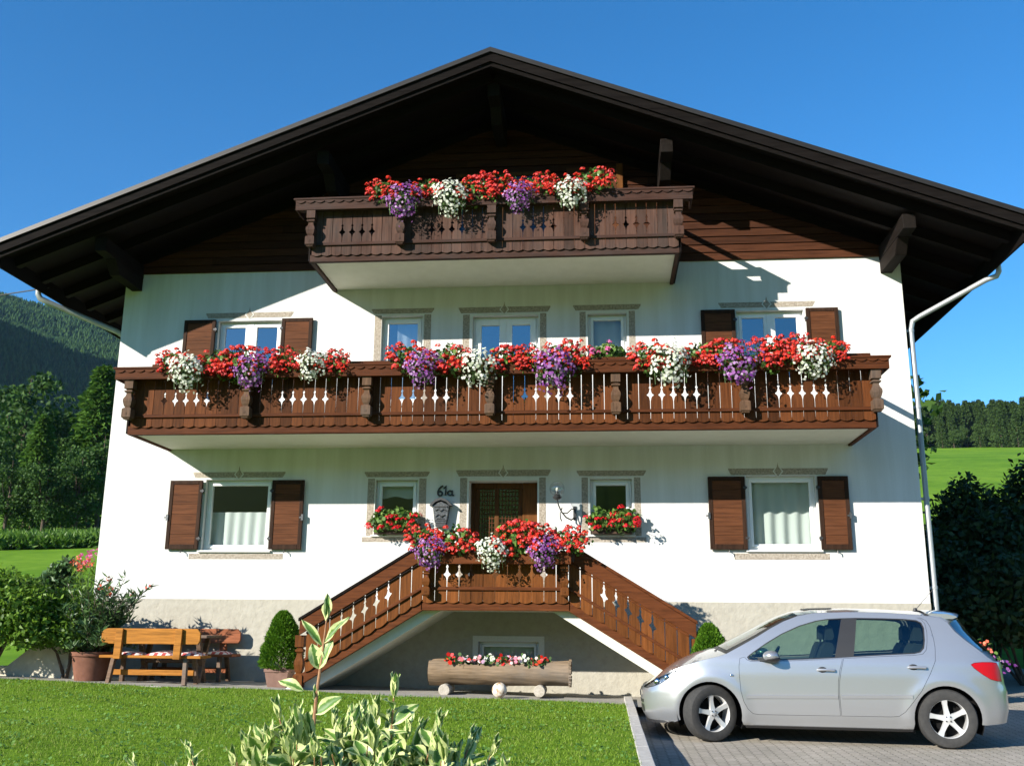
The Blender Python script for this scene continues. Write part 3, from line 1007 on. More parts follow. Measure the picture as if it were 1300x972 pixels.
window(OPEN[2], fr=0.05, curtain=(4.82, 5.42, 3.38, 3.62, 'net', 0.006, 14))
window(OPEN[3], fr=0.05)
window(OPEN[5], leaves_=2, mull=0.10, glass='glass_up', fr=0.055)
window(OPEN[6], leaves_=2, mull=0.08, glass='glass_up', fr=0.055)
window(OPEN[7], glass='glass_up', curtain=(4.98, 5.42, 5.0, 6.45, 'curtain', 0.02, 40))
window(OPEN[8], name="balcony_door", leaves_=2, mull=0.02, glass='glass_up', fr=0.10, sill=False)
window(OPEN[9], curtain=(8.40, 8.94, 5.55, 6.45, 'net', 0.015, 22), fr=0.05)
window(OPEN[10], name="basement_window", fr=0.035, d=0.08, sill=False, curtain=(6.6, 7.45, .68, 1.03, 'net', .012, 40))
b = MB()                                               # white surround of the basement window
for a0, a1, c0, c1 in ((6.44, 6.53, .60, 1.13), (7.50, 7.59, .60, 1.13), (6.53, 7.50, 1.04, 1.13)):
    b.box(a0, a1, -0.03, -0.012, c0, c1)
b.build("basement_window_surround", M['casing'], house)
for x0, x1, z0, z1 in ((4.735, 5.49, 2.72, 3.672), (8.305, 9.06, 2.72, 3.672), (4.735, 5.49, 4.95, 6.548), (6.29, 7.51, 4.40, 6.528), (8.295, 9.03, 5.45, 6.54), (6.30, 7.50, PL + .01, 3.678)):
    o = min(OPEN, key=lambda q: abs(q[0] - x0) + abs(q[3] - z1))
    b = MB()                                           # smooth plaster band round the small openings
    b.box(x0, o[0] - .001, -0.006, .001, z0, z1)
    b.box(o[1] + .001, x1, -0.006, .001, z0, z1)
    b.box(o[0] - .001, o[1] + .001, -0.006, .001, o[3] + .001, z1)
    b.build("casing", M['casing'], house)

def shutter(x0, x1, z0, z1, hinge):
    b = MB()
    y0, y1 = -0.075, -0.035
    st = 0.065
    b.box(x0, x0 + st, y0, y1, z0, z1)
    b.box(x1 - st, x1, y0, y1, z0, z1)
    b.box(x0 + st, x1 - st, y0, y1, z1 - st, z1)
    b.box(x0 + st, x1 - st, y0, y1, z0, z0 + st * 1.3)
    s_ = b.build("shutter", M['shutter_f'], house, bevel=0.006)
    b = MB()
    zz = z0 + st * 1.3
    n = max(5, int((z1 - st - zz) / 0.145))
    hh = (z1 - st - zz) / n
    for i in range(n):
        b.prism([(x0 + st, zz + i * hh), (x1 - st, zz + i * hh), (x1 - st, zz + (i + 1) * hh - .004), (x0 + st, zz + (i + 1) * hh - .004)], y0 + 0.010, y1 - .005)
    b.build("panel", M['shutter'], s_)
    hx = x0 if hinge == 'L' else x1
    out = x1 if hinge == 'L' else x0
    for q in (z0 + .18, z1 - .18):
        b = MB()
        b.box(hx - .03, hx + .03, y0 - .006, y0 + .02, q - .015, q + .015)
        b.box(hx - .012, hx + .012, y0, -0.002, q - .03, q + .03)
        b.build("hinge", M['black_iron'], s_)
    b = MB()
    zc = (z0 + z1) / 2 - .05
    b.box(out - .018, out + .018, y0 - .02, y0 + .01, zc - .05, zc + .05)
    b.box(out - .05, out + .0, y0 - .014, y0 - .004, zc - .012, zc + .012)
    b.build("latch", M['pewter'], s_)
    b = MB()
    cxx = (x0 + x1) / 2
    b.tube([(cxx, -.002, z0 - .02), (cxx, y0 - .01, z0 - .02), (cxx, y0 - .015, z0 - .06)], 0.009, 6)
    b.build("catch", M['black_iron'], s_)
for a in ((1.20, 1.77, 2.49, 3.65, 'R'), (2.985, 3.54, 2.49, 3.65, 'L'), (10.25, 10.84, 2.50, 3.67, 'R'), (11.99, 12.47, 2.50, 3.67, 'L'),
          (1.19, 1.765, 5.25, 6.51, 'R'), (2.965, 3.52, 5.25, 6.51, 'L'), (10.24, 10.81, 5.25, 6.51, 'R'), (11.98, 12.51, 5.25, 6.51, 'L')):
    shutter(*a)

# front door: leaf with two glazed grids, shade put into its colour; right panel same wood, undarkened
x0, x1, z0, z1 = OPEN[4]
b = MB()
b.box(x0, x0 + .07, .27, .36, z0, z1)
b.box(x0 + .07, x1 - .27, .27, .36, z1 - .10, z1)
b.box(x0 + .07, x1 - .27, .28, .35, z0, z0 + .62)
for xx in (x0 + .07, x0 + .40, x1 - .34):
    b.box(xx, xx + .075, .285, .345, z0 + .62, z1 - .10)
dr = b.build("front_door", M['door_wood'], house, bevel=0.008)
b = MB()
b.box(x1 - .265, x1, .26, .36, z0, z1)
pnl = b.build("side_panel", M['orange_wood'], dr, bevel=0.01)
b = MB()
for a0, a1 in ((x0 + .145, x0 + .40), (x0 + .475, x1 - .34)):
    for k in range(1, 6):
        xx = a0 + (a1 - a0) * k / 6
        b.box(xx - .006, xx + .006, .295, .310, z0 + .62, z1 - .10)
    zz = z0 + .62
    while zz < z1 - .12:
        b.box(a0, a1, .296, .309, zz, zz + .011)
        zz += .075
b.build("glazing_grid", M['shutter'], dr)
b = MB()
b.box(x0 + .14, x1 - .27, .32, .328, z0 + .62, z1 - .10)
b.build("pane", M['glass'], dr)
b = MB()
b.tube([(x1 - .31, .285, z0 + 1.05), (x1 - .31, .23, z0 + 1.05), (x1 - .41, .23, z0 + 1.05)], .011, 8)
b.build("handle", M['chrome'], dr)

# gable door and window behind the top balcony
b = MB()
for a0, a1, c0, c1 in ((6.0, 6.07, 7.2, 9.15), (7.63, 7.70, 7.2, 9.15), (6.07, 7.63, 9.08, 9.15), (6.80, 6.90, 7.2, 9.08)):
    b.box(a0, a1, -0.09, -0.035, c0, c1)
gd = b.build("balcony_door", M['door_wood'], house, bevel=0.006)
b = MB()
b.box(6.07, 6.80, -.062, -.056, 7.2, 9.08)
b.box(6.90, 7.63, -.062, -.056, 7.2, 9.08)
b.build("pane", M['glass_gable'], gd)
b = MB()
b.box(7.98, 8.86, -.085, -.045, 7.2, 9.2)
gs = b.build("gable_shutter", M['shutter'], house, bevel=0.006)
b = MB()
b.box(8.862, 8.975, -.12, -.042, 7.1, 9.24)
b.build("frame_post", M['orange_wood'], gs, bevel=0.006)

# ------------------------------------------------------------------ balconies
def board_poly(xl, xr, z0, z1, zc, ol, orr, gap=0.007, scal=0.024):
    """one upright board: scalloped foot, pierced ornament on the left/right joint"""
    half = [(gap, -0.095), (0.013, -0.055), (0.022, -0.030), (0.052, -0.006), (0.052, 0.006), (0.026, 0.026), (0.015, 0.055), (0.013, 0.078), (gap, 0.088), (0.018, 0.102), (0.018, 0.120), (gap, 0.138)]
    cxm = (xl + xr) / 2
    w = (xr - xl) / 2
    pts = []
    for k in range(7):                    # scalloped foot, left to right
        t = k / 6
        x = lerp(xl + gap * .5, xr - gap * .5, t)
        pts.append((x, z0 - scal * math.sin(math.pi * t)))
    if orr:
        pts += [(xr - dx, zc + dz) for dx, dz in half]
    pts.append((xr - gap, z1))
    pts.append((xl + gap, z1))
    if ol:
        pts += [(xl + dx, zc + dz) for dx, dz in half[::-1]]
    return pts

def boards(x0, x1, n, orn, z0, z1, zc, y0, y1, tf=None, gap=0.007):
    b = MB()
    p = (x1 - x0) / n
    for i in range(n):
        b.prism(board_poly(x0 + i * p, x0 + (i + 1) * p, z0, z1, zc, i in orn, (i + 1) in orn, gap), y0, y1, tf)
    return b

def carved_post(x, y, z0, z1, w=0.075):
    """square turned post: block, vase, rings, block"""
    h = z1 - z0
    prof = [(.70, 0), (.70, .015), (1.0, .05), (1.0, .26), (.80, .285), (.55, .30), (.78, .36), (.98, .46), (.95, .52), (.62, .60), (.52, .66), (.60, .68), (.88, .70), (.88, .735), (.55, .75), (.55, .77), (.95, .785), (.95, 1.0)]
    b = MB()
    b.lathe([(r * w * 1.414, t * h) for r, t in prof], x, y, 4, z0, rot=math.pi / 4)
    # peg hole in the lower block
    b.box(x - .016, x + .016, y - w - .004, y - w + .002, z0 + .11 * h, z0 + .17 * h)
    return b

def balcony(name, label, x0, x1, depth, zs_, zfb, zft, zmid, zbt, zr0, zr1, zcap, posts, nb, orn, wv, wh, rx0, rx1, cx0, cx1, ry0, py, slabmat='soffit'):
    """zs_: soffit; fascia zfb..zft; mid rail; boards up to zbt; planter rail zr0..zr1 from rx0 to rx1 reaching out to ry0"""
    fy = -depth
    s_ = MB()
    s_.box(x0 + .06, x1 - .06, fy + .05, -.001, zs_, zs_ + .16)
    bal = s_.build("balcony", M[slabmat], house)
    bal['label'] = label
    b = MB()                                              # fascia beam on three sides
    b.box(x0, x1, fy - .035, fy + .049, zfb, zft)
    b.box(x0, x0 + .059, fy + .05, -.002, zfb, zft)
    b.box(x1 - .059, x1, fy + .05, -.002, zfb, zft)
    b.build("fascia", M[wh], bal, bevel=0.008)
    for xa in (x0 - .028, x1 + .002):                     # dark trim strips under the ends
        b = MB()
        b.box(xa, xa + .026, fy - .03, -.002, zfb + .02, zft + .25)
        b.build("end_trim", M['dark_wood'], bal)
    zo = zmid + (zbt - zmid) * 0.50
    b = MB()
    for i in range(len(posts) - 1):
        q = boards(posts[i], posts[i + 1], nb, orn, zft - .012, zr0 + .03, zo, fy - .062, fy - .037, gap=.0055)
        b.add(q.v, q.f)
    b.build("railing_boards", M[wv], bal)
    b = MB()                                              # boards on the two ends
    for xe, sg in ((x0 + .01, -1), (x1 - .01, 1)):
        n = max(4, int(depth / .17))
        p = (depth - .06) / n
        for i in range(n):
            ya = fy + .01 + i * p
            b.box(xe - .012, xe + .012, ya + .006, ya + p - .006, zft + .012, zr0 + .03)
    b.build("end_boards", M[wv], bal)
    b = MB()
    b.box(x0 + .02, x1 - .02, fy - .095, fy - .063, zmid - .026, zmid + .026)
    b.build("mid_rail", M[wh], bal, bevel=0.008)
    # planter rail: a trough board on brackets in front of the boards, scalloped valance, cap
    b = MB()
    b.box(rx0 + .03, rx1 - .03, ry0 + .01, ry0 + .04, zr0, zr1 - .012)
    b.box(rx0 + .05, rx1 - .05, ry0 + .041, fy - .03, zr0 + .03, zr0 + .06)
    for xa in (rx0 + .03, rx1 - .06):
        b.prism([(ry0 + .042, zr0), (fy + .2, zr0 - .0), (fy + .2, zr1 - .012), (ry0 + .042, zr1 - .012)], xa, xa + .03, tf=lambda a, c, z: (c, a, z))
    b.build("planter_rail", M[wh], bal, bevel=0.006)
    b = MB()                                              # scalloped valance under the cap
    n = int((rx1 - rx0) / .16)
    p = (rx1 - rx0 - .06) / n
    for i in range(n):
        xa = rx0 + .03 + i * p
        pts = [(xa, zr1 - .03)] + [(xa + p * t, zr1 - .035 - .032 * math.sin(math.pi * t)) for t in (0.12, .3, .5, .7, .88)] + [(xa + p, zr1 - .03), (xa + p, zr1 - .013), (xa, zr1 - .013)]
        b.prism(pts, ry0 - .008, ry0 + .009)
    b.build("valance", M[wh], bal)
    b = MB()
    b.box(rx0, rx1, ry0 - .022, ry0 + .075, zr1 - .012, zr1 + .020)
    b.box(rx0, rx0 + .10, ry0 + .076, fy + .25, zr1 - .012, zr1 + .020)
    b.box(rx1 - .10, rx1, ry0 + .076, fy + .25, zr1 - .012, zr1 + .020)
    b.build("rail_cap", M[wh], bal, bevel=0.006)
    b = MB()                                              # inner handrail
    b.box(cx0, cx1, fy - .075, fy + .06, zcap - .045, zcap)
    b.box(cx0, cx0 + .12, fy + .061, -.003, zcap - .045, zcap)
    b.box(cx1 - .12, cx1, fy + .061, -.003, zcap - .045, zcap)
    b.box(cx0 + .03, cx1 - .03, fy - .05, fy + .03, zr1 + .022, zcap - .046)
    b.build("handrail", M[wh], bal, bevel=0.008)
    for px in posts:
        carved_post(px, py, zmid - .07, zr0 - .002).build("carved_post", M['post_wood' if wv == 'wood_v' else 'wood_gv'], bal, bevel=0.004)
        b = MB()                                          # arm that carries the trough
        b.prism([(ry0 + .05, zr0 - .001), (ry0 + .05, zr0 - .03), (fy - .10, zr0 - .12), (fy - .03, zr0 - .12), (fy - .03, zr0 - .001)], px - .03, px + .03, tf=lambda a, c, z: (c, a, z))
        b.build("bracket", M[wh], bal)
    return bal

low_posts = [1.13 + i * (12.58 - 1.13) / 6 for i in range(7)]
balcony("balcony", "long reddish brown wooden balcony of the first floor", 1.08, 12.585, 1.50, 4.195, 4.165, 4.305, 4.45, 4.95, 5.005, 5.18, 5.30, low_posts, 11, (3, 4, 5, 6, 7),
        'wood_v', 'wood_h', 0.88, 12.80, 1.40, 12.57, -1.79, -1.672)
up_posts = [3.89 + i * (9.79 - 3.89) / 4 for i in range(5)]
balcony("balcony", "short grey brown balcony under the gable", 3.86, 9.80, 1.48, 7.035, 6.99, 7.115, 7.275, 7.69, 7.82, 8.00, 8.105, up_posts, 9, (3, 4, 5, 6),
        'wood_gv', 'wood_gh', 3.60, 10.05, 3.82, 9.84, -1.71, -1.622)

# ------------------------------------------------------------------ entrance stairs: landing with a flight down each side
LX0, LX1, LZ = 5.88, 8.03, 1.62
SY = -1.5
slab = MB()
slab.box(LX0 + .249, LX1 - .249, SY + .12, -.018, LZ - .12, LZ)
def flight(sg):
    xa = LX0 if sg < 0 else LX1
    return xa, (lambda x: LZ - 0.605 * abs(x - xa))
stairs = None
for sg in (-1, 1):
    xa, fz = flight(sg)
    zg = zt(xa + sg * 2.0)
    xe = xa + sg * (LZ - .10 - zg + .16) / 0.605
    xi = xa - sg * .248
    pts = [(xi, LZ - .001), (xa, LZ - .001), (xe, fz(xe) - .02), (xe, fz(xe) - .27), (xi, 1.5)]
    slab.prism(pts, SY + .14, -.02)
    n = 7
    for k in range(n):                                   # treads
        x0_, x1_ = xa + sg * k * .29, xa + sg * (k + 1) * .29
        z1_ = LZ - (k + 1) * .175
        slab.box(min(x0_, x1_) + .003, max(x0_, x1_) - .003, SY + .16, -.022, fz(x1_) - .1, max(z1_, fz(x1_) - .09))
stairs = slab.build("staircase", M['soffit'], house)
stairs['label'] = "entrance stairs: landing with a flight down to each side and wooden railings"
b = MB()
b.box(LX0 - .03, LX1 + .03, SY - .03, SY + .03, 1.50, 1.64)
b.build("fascia", M['wood_sh'], stairs, bevel=0.008)
boards(LX0, LX1, 12, (2, 3, 4, 6, 8, 9, 10), 1.628, 2.32, 2.02, SY - .058, SY - .033, gap=0.007).build("railing_boards", M['wood_s'], stairs)
b = MB()
b.box(LX0, LX1, SY - .092, SY - .059, 1.79, 1.84)
b.build("mid_rail", M['wood_sh'], stairs, bevel=0.008)
b = MB()
b.box(LX0 - .06, LX1 + .06, SY - .055, SY + .05, 2.30, 2.36)
b.box(LX0 - .05, LX1 + .05, SY - .29, SY - .26, 2.16, 2.33)
b.box(LX0 - .05, LX1 + .05, SY - .259, SY - .06, 2.16, 2.19)
b.build("handrail", M['wood_sh'], stairs, bevel=0.008)
for px in (LX0 + .07, LX1 - .05):
    carved_post(px, SY - .155, 1.70, 2.155, .06).build("carved_post", M['wood_s'], stairs, bevel=0.004)
for sg in (-1, 1):
    xa, fz = flight(sg)
    slope = -0.605 * sg
    L = 1.72
    xb = xa + sg * L
    tf = lambda x, y_, z, xa=xa, slope=slope: (x, y_, z + slope * (x - xa))
    a0, a1 = min(xa, xb), max(xa, xb)
    b = MB()                                             # stringer
    b.box(a0 - (.16 if sg < 0 else 0), a1 + (.16 if sg > 0 else 0), SY - .03, SY + .05, 1.50, 1.66, tf)
    b.build("stringer", M['wood_sh'], stairs, bevel=0.008)
    orn = (3, 4, 5, 6, 7) if sg < 0 else (3, 4, 5, 6, 7)
    boards(a0, a1, 10, orn, 1.648, 2.30, 2.02, SY - .058, SY - .033, tf, gap=0.008).build("railing_boards", M['wood_s'], stairs)
    b = MB()
    b.box(a0, a1, SY - .092, SY - .059, 1.80, 1.85, tf)
    b.build("mid_rail", M['wood_sh'], stairs, bevel=0.008)
    b = MB()
    b.box(a0 - (.10 if sg < 0 else 0), a1 + (.10 if sg > 0 else 0), SY - .094, SY - .060, 2.23, 2.44, tf)
    b.build("rail_plank", M['wood_sh'], stairs, bevel=0.008)
    b = MB()
    b.box(a0 - (.12 if sg < 0 else 0), a1 + (.12 if sg > 0 else 0), SY - .11, SY + .03, 2.442, 2.49, tf)
    b.box(a0, a1, SY - .084, SY - .060, 2.19, 2.216, tf)
    b.build("handrail", M['dark_wood' if sg < 0 else 'wood_sh'], stairs, bevel=0.008)
    nx = xb + sg * .10
    zb_ = zt(nx)
    carved_post(nx, SY + .02, zb_, tf(nx, 0, 2.23)[2], .07).build("newel_post", M['wood_s'], stairs, bevel=0.004)

# ================================================================== THINGS ON THE FRONT WALL
# house number in wrought-iron script
def stroke(mb_, pts, r=.0145):
    P = [Vector((x, -0.018, z)) for x, z in pts]
    mb_.tube(P, r, 6)
def arc(cx, cz, rx, rz, a0, a1, n=14):
    return [(cx + rx * math.cos(R(a)), cz + rz * math.sin(R(a))) for a in np.linspace(a0, a1, n)]
b = MB()
stroke(b, [(5.895, 3.545), (5.865, 3.53), (5.83, 3.495), (5.812, 3.45), (5.812, 3.415)] + arc(5.848, 3.418, .036, .036, 200, 360 + 190, 18))
stroke(b, [(5.905, 3.50), (5.945, 3.545), (5.942, 3.47), (5.938, 3.385)])
stroke(b, arc(6.015, 3.425, .036, .036, 40, 400, 18))
stroke(b, [(6.055, 3.47), (6.048, 3.41), (6.058, 3.388), (6.085, 3.39)])
num = b.build("house_number", M['black_iron'], None, smooth=True)
tag(num, "black wrought iron house number 61a above the letterbox", "house number")

mail = thing("letterbox", "dark cast metal letterbox with small curved roof beside the front door", "letterbox", (5.885, -0.02, 2.83))
b = MB()
b.prism([(5.745, 3.21), (5.785, 2.92), (5.985, 2.92), (6.025, 3.21), (5.885, 3.275)], -.135, -.002)
b.build("body", M['pewter'], mail, bevel=0.01)
b = MB()
roofp = [(5.70, 3.20), (5.735, 3.20), (5.80, 3.265), (5.885, 3.295), (5.97, 3.265), (6.035, 3.20), (6.07, 3.20), (6.06, 3.225), (5.985, 3.30), (5.885, 3.335), (5.785, 3.30), (5.71, 3.225)]
b.prism(roofp, -.165, -.001)
b.build("roof", M['black_iron'], mail)
b = MB()
b.box(5.775, 5.995, -.150, -.136, 3.175, 3.198)
b.box(5.79, 5.98, -.150, -.136, 2.955, 2.972)
b.box(5.80, 5.97, -.128, -.01, 2.86, 2.919)
b.build("frame", M['black_iron'], mail)
b = MB()
b.tube([(5.80, -.142, 3.12), (5.84, -.15, 3.145), (5.885, -.15, 3.11), (5.93, -.15, 3.145), (5.975, -.142, 3.12)], .008, 6)
b.tube([(5.805, -.142, 3.02), (5.85, -.15, 3.06), (5.90, -.15, 3.02), (5.96, -.142, 3.05)], .009, 6)
b.tube([(5.82, -.142, 2.99), (5.95, -.142, 2.99)], .006, 6)
b.build("relief", M['black_iron'], mail)

lampw = thing("wall_lamp", "clear glass globe lamp on a black scrolled iron arm right of the door", "lamp", (7.93, -0.02, 3.0))
b = MB()
b.lathe([(.035, 0), (.035, .012), (.02, .02)], 8.02, -.0, 12, 0.0, axis='z')
b = MB()
b.box(8.06, 8.11, -.02, -.001, 2.98, 3.20)
b.tube([(8.085, -.02, 3.02), (8.03, -.08, 2.97), (7.95, -.20, 3.0), (7.88, -.30, 3.08), (7.835, -.36, 3.18), (7.815, -.38, 3.27)], [.012, .012, .012, .011, .011, .012], 8)
b.tube([(8.085, -.02, 3.16), (8.03, -.10, 3.14), (7.97, -.18, 3.07), (7.90, -.27, 3.06)], .009, 8)
b.tube([(7.89, -.30, 3.14), (7.86, -.32, 3.05), (7.865, -.31, 2.97), (7.885, -.30, 2.93)], .009, 8)
b.lathe([(.02, 0), (.065, .03), (.075, .06), (.03, .075)], 7.815, -.38, 16, 3.255)
b.build("bracket", M['black_iron'], lampw, smooth=True)
b = MB()
b.ball((7.815, -.38, 3.44), .125, 24, 16)
b.build("globe", M['globe'], lampw, smooth=True)
b = MB()
b.ball((7.815, -.38, 3.43), (.024, .024, .035), 12, 8)
b.build("bulb", M['soffit'], lampw, smooth=True)
b = MB()
b.lathe([(.045, 0), (.05, .02), (.022, .04), (.020, .075)], 7.815, -.38, 12, 3.322)
b.build("socket", M['black_iron'], lampw, smooth=True)

# ================================================================== FLOWERS
LBY, UBY, STY = -1.70, -1.62, -1.66
def flower_box(x0, x1, y0, y1, z0, z1, label, group, mat='box'):
    b = MB()
    b.prism([(x0 + .015, z0), (x1 - .015, z0), (x1, z1), (x0, z1)], y0, y1)
    o = b.build("flower_box", M[mat], None, bevel=0.006)
    tag(o, label, "flower box", group)
    return o

def mound(n, rad, drop=0.0, front=True):
    """points and outward normals on a bushy mound (front and top half), size rad=(rx,ry,rz)"""
    D = rdir(n * 3)
    if front:
        D = D[(D[:, 1] < 0.35)]
    D = D[:n]
    k = 0.72 + 0.28 * rng.random((len(D), 1)) ** 0.6
    lump = 1 + 0.16 * np.sin(D[:, :1] * 6.3 + D[:, 2:3] * 5.1 + rng.random() * 6)
    P = D * np.array(rad) * k * lump
    return P, D

def foliage(name, n, rad, parent, mat, size, cen=(0, 0, 0), round_=False):
    P, D = mound(n, rad, front=False)
    P = P * (0.35 + 0.65 * rng.random((len(P), 1)) ** 0.5) + np.array(cen)
    N = unit(D + rdir(len(P)) * 0.9)
    if round_:
        V, F = discs(P, N, size * (0.6 + .6 * rng.random(len(P))), 6, 0.15)
    else:
        T = unit(np.cross(N, rdir(len(P))) + np.array([0, 0, -.4]))
        V, F = leaves(P, T, N, size * 2 * (0.6 + .6 * rng.random(len(P))), size * (0.6 + .6 * rng.random(len(P))), .1)
    return npmesh(name, V, F, mat, parent, rel=False)

def geranium(label, cat, mat, w, h, nh, seed, group=None, head=0.055, name="geranium"):
    """upright zonal/hanging geranium: leaf mound with round umbels held above it"""
    global rng
    rng = np.random.default_rng(seed)
    t = thing(name, label, cat, (0, 0, 0), group)
    foliage("foliage", int((420 if nh > 20 else 520) * w / .45), (w * .66, .17, h * .62), t, M['ger_leaf'], .027 if nh > 20 else .034, (0, -.04, h * .12), True)
    # umbels
    hx = rng.uniform(-w * .62, w * .62, nh)
    u = rng.random(nh)
    hz = h * (-.42 + 1.08 * u) * (1 - .35 * (np.abs(hx) / (w * .62)) ** 2)
    hy = -.07 - .14 * rng.random(nh) - .07 * (u < .4)
    C = np.stack([hx, hy, hz + .02], 1)
    Cs, Ns = [], []
    for c in C:
        k = rng.integers(13, 20)
        d = rdir(k)
        d[:, 2] = np.abs(d[:, 2]) * .8 + .1 * (rng.random() - .3)
        d[:, 1] -= .25
        d = unit(d)
        s_ = head * rng.uniform(.55, 1.0)
        Cs.append(c + d * s_)
        Ns.append(d + rdir(k) * .35)
    Cs, Ns = np.concatenate(Cs), np.concatenate(Ns)
    V, F = discs(Cs, Ns, .0155 * (.8 + .5 * rng.random(len(Cs))), 5, .25)
    npmesh("blossoms", V, F, mat, t, rel=False)
    b = MB()
    for c in C[::2]:
        b.tube([(c[0] * .6, -.02, 0), (c[0] * .9, c[1] * .6, c[2] * .5), tuple(c)], .004, 4, False)
    b.build("stems", M['green_stem'], t, rel=False)
    return t

def petunia(label, cat, mat, w, h, nf, seed, group=None, r=0.0215, name="petunia"):
    """cascading petunia: rounded curtain of open trumpets hanging below the box"""
    global rng
    rng = np.random.default_rng(seed)
    t = thing(name, label, cat, (0, 0, 0), group)
    foliage("foliage", int(nf * 3.2), (w * .54, .20, h * .54), t, M['pet_leaf'], .020, (0, -.12, -h * .20))
    P, D = mound(nf, (w * .52, .22, h * .54))
    P *= (.80 + .28 * rng.random((len(P), 1)))
    # taper towards the bottom, ragged trailing ends
    zt_ = (P[:, 2] / (h * .54) + 1) / 2
    P[:, 0] *= 0.72 + .36 * np.clip(zt_ * 1.8, 0, 1)
    P[:, 2] -= h * .16 + .14 * rng.random(len(P)) ** 2 * (zt_ < .35)
    P[:, 1] -= .17
    N = unit(D + np.array([0, -.5, .15]) + rdir(len(P)) * .55)
    V, F = discs(P, N, r * (.75 + .5 * rng.random(len(P))), 6, .12)
    npmesh("blossoms", V, F, mat, t, rel=False)
    b = MB()
    for k in range(9):
        x = rng.uniform(-w * .4, w * .4)
        b.tube([(x * .4, 0, .02), (x * .8, -.12, .0), (x, -.18, -h * .3), (x * .95, -.15, -h * rng.uniform(.5, .8))], .0035, 4, False)
    b.build("stems", M['green_stem'], t, rel=False)
    return t

proto = {}
def put(kind, x, y, z, label, group, var=0, sc_=1.0, rot=0.0):
    key = (kind, var % 5)
    if key not in proto:
        if kind == 'red':
            t = geranium("", "geranium", M['red'], .52, .42, 56, 100 + var)
        elif kind == 'red_small':
            t = geranium("", "geranium", M['crimson'], .44, .36, 11, 200 + var, head=.078)
        elif kind == 'purple':
            t = petunia("", "petunia", M['purple'], .58, .52, 250, 300 + var)
        elif kind == 'white':
            t = petunia("", "petunia", M['white_fl'], .57, .50, 235, 400 + var)
        elif kind == 'pink':
            t = geranium("", "geranium", M['pink'], .50, .24, 11, 500 + var, head=.05)
        proto[key] = t
        t.location = (x, y, z)
        t.scale = (sc_,) * 3
        t['label'] = label
        t['group'] = group
        return t
    return dup(proto[key], (x, y, z), rot, label, group, sc_)

LBN = "the long first floor balcony"
flower_box(1.55, 4.75, LBY - .0, LBY + .16, 5.07, 5.22, "long brown flower box on the left third of the long first floor balcony", "flower boxes on the balconies")
flower_box(5.30, 8.40, LBY, LBY + .16, 5.07, 5.22, "long brown flower box in the middle of the long first floor balcony", "flower boxes on the balconies")
flower_box(9.05, 12.10, LBY, LBY + .16, 5.07, 5.22, "long brown flower box on the right third of the long first floor balcony", "flower boxes on the balconies")
flower_box(4.95, 8.80, UBY, UBY + .14, 7.885, 8.03, "long brown flower box on the short balcony under the gable", "flower boxes on the balconies")
flower_box(LX0, LX1 + .1, STY - .05, STY + .12, 2.20, 2.345, "brown flower box on the railing of the entrance landing", "flower boxes on the balconies")
ordn = ["first", "second", "third", "fourth", "fifth", "sixth", "seventh", "eighth", "ninth", "tenth", "eleventh", "twelfth", "thirteenth", "fourteenth", "fifteenth", "sixteenth"]
def series(kind, xs_, y, z, fmt, group, dz=None, sc_=1.0):
    for i, x in enumerate(xs_):
        put(kind, x, y, z + (dz[i] if dz else 0) + (.015 * math.sin(i * 2.3)), fmt.format(ordn[i]), group, i, sc_ * (1 + .13 * math.sin(i * 1.7 + len(fmt))), .22 * math.sin(i * 2.9))
series('white', [2.13, 4.11, 6.70, 9.56, 11.68], LBY - .03, 5.22, "{} white cascading petunia from the left on " + LBN, "white petunias on the balconies", [-.02, .03, 0, 0, 0])
series('purple', [3.15, 5.84, 7.84, 10.60], LBY - .03, 5.19, "{} purple cascading petunia from the left on " + LBN, "purple petunias on the balconies")
series('red', [1.84, 2.55, 2.90, 3.62, 4.40, 5.58, 6.27, 7.08, 7.45, 8.02, 9.32, 10.02, 10.35, 11.12, 11.42, 11.95], LBY + .04, 5.165,
       "{} red geranium from the left on " + LBN, "red geraniums on the balconies", [.05, 0, .02, .02, 0, .05, .0, .02, .03, 0, 0, .02, .03, .03, .07, .05])
series('white', [6.20, 8.12], UBY - .03, 8.02, "{} white cascading petunia from the left on the short balcony under the gable", "white petunias on the balconies", sc_=.92)
series('purple', [5.43, 7.28], UBY - .03, 7.99, "{} purple cascading petunia from the left on the short balcony under the gable", "purple petunias on the balconies", sc_=.92)
series('red', [5.10, 5.80, 6.58, 6.95, 7.62, 7.95, 8.50], UBY + .04, 8.04, "{} red geranium from the left on the short balcony under the gable", "red geraniums on the balconies", [0, .02, 0, 0, .03, 0, .06], .95)
series('purple', [6.03, 7.68], STY - .10, 2.40, "{} purple cascading petunia from the left on the entrance landing railing", "purple petunias on the balconies", sc_=.85)
series('white', [6.95], STY - .10, 2.40, "white cascading petunia in the middle of the entrance landing railing", "white petunias on the balconies", sc_=.85)
series('red', [5.92, 6.40, 7.30, 7.62, 8.08], STY - .02, 2.395, "{} red geranium from the left on the entrance landing railing", "red geraniums on the balconies", [.06, .03, .06, .04, .04], 1.0)
flower_box(4.78, 5.45, -.15, -.005, 2.742, 2.85, "dark flower box on the sill of the small window left of the door", "flower boxes on window sills")
flower_box(8.35, 9.02, -.15, -.005, 2.742, 2.85, "dark flower box on the sill of the small window right of the door", "flower boxes on window sills")
for i, x in enumerate((4.97, 5.27)):
    put('red_small', x, -.10, 2.90, "crimson geranium at the %s of the box left of the front door" % ("left" if i == 0 else "right"), "crimson geraniums on window sills", i, 1.0)
for i, x in enumerate((8.52, 8.86)):
    put('red_small', x, -.10, 2.90, "crimson geranium at the %s of the box right of the front door" % ("left" if i == 0 else "right"), "crimson geraniums on window sills", i + 1, 1.02)
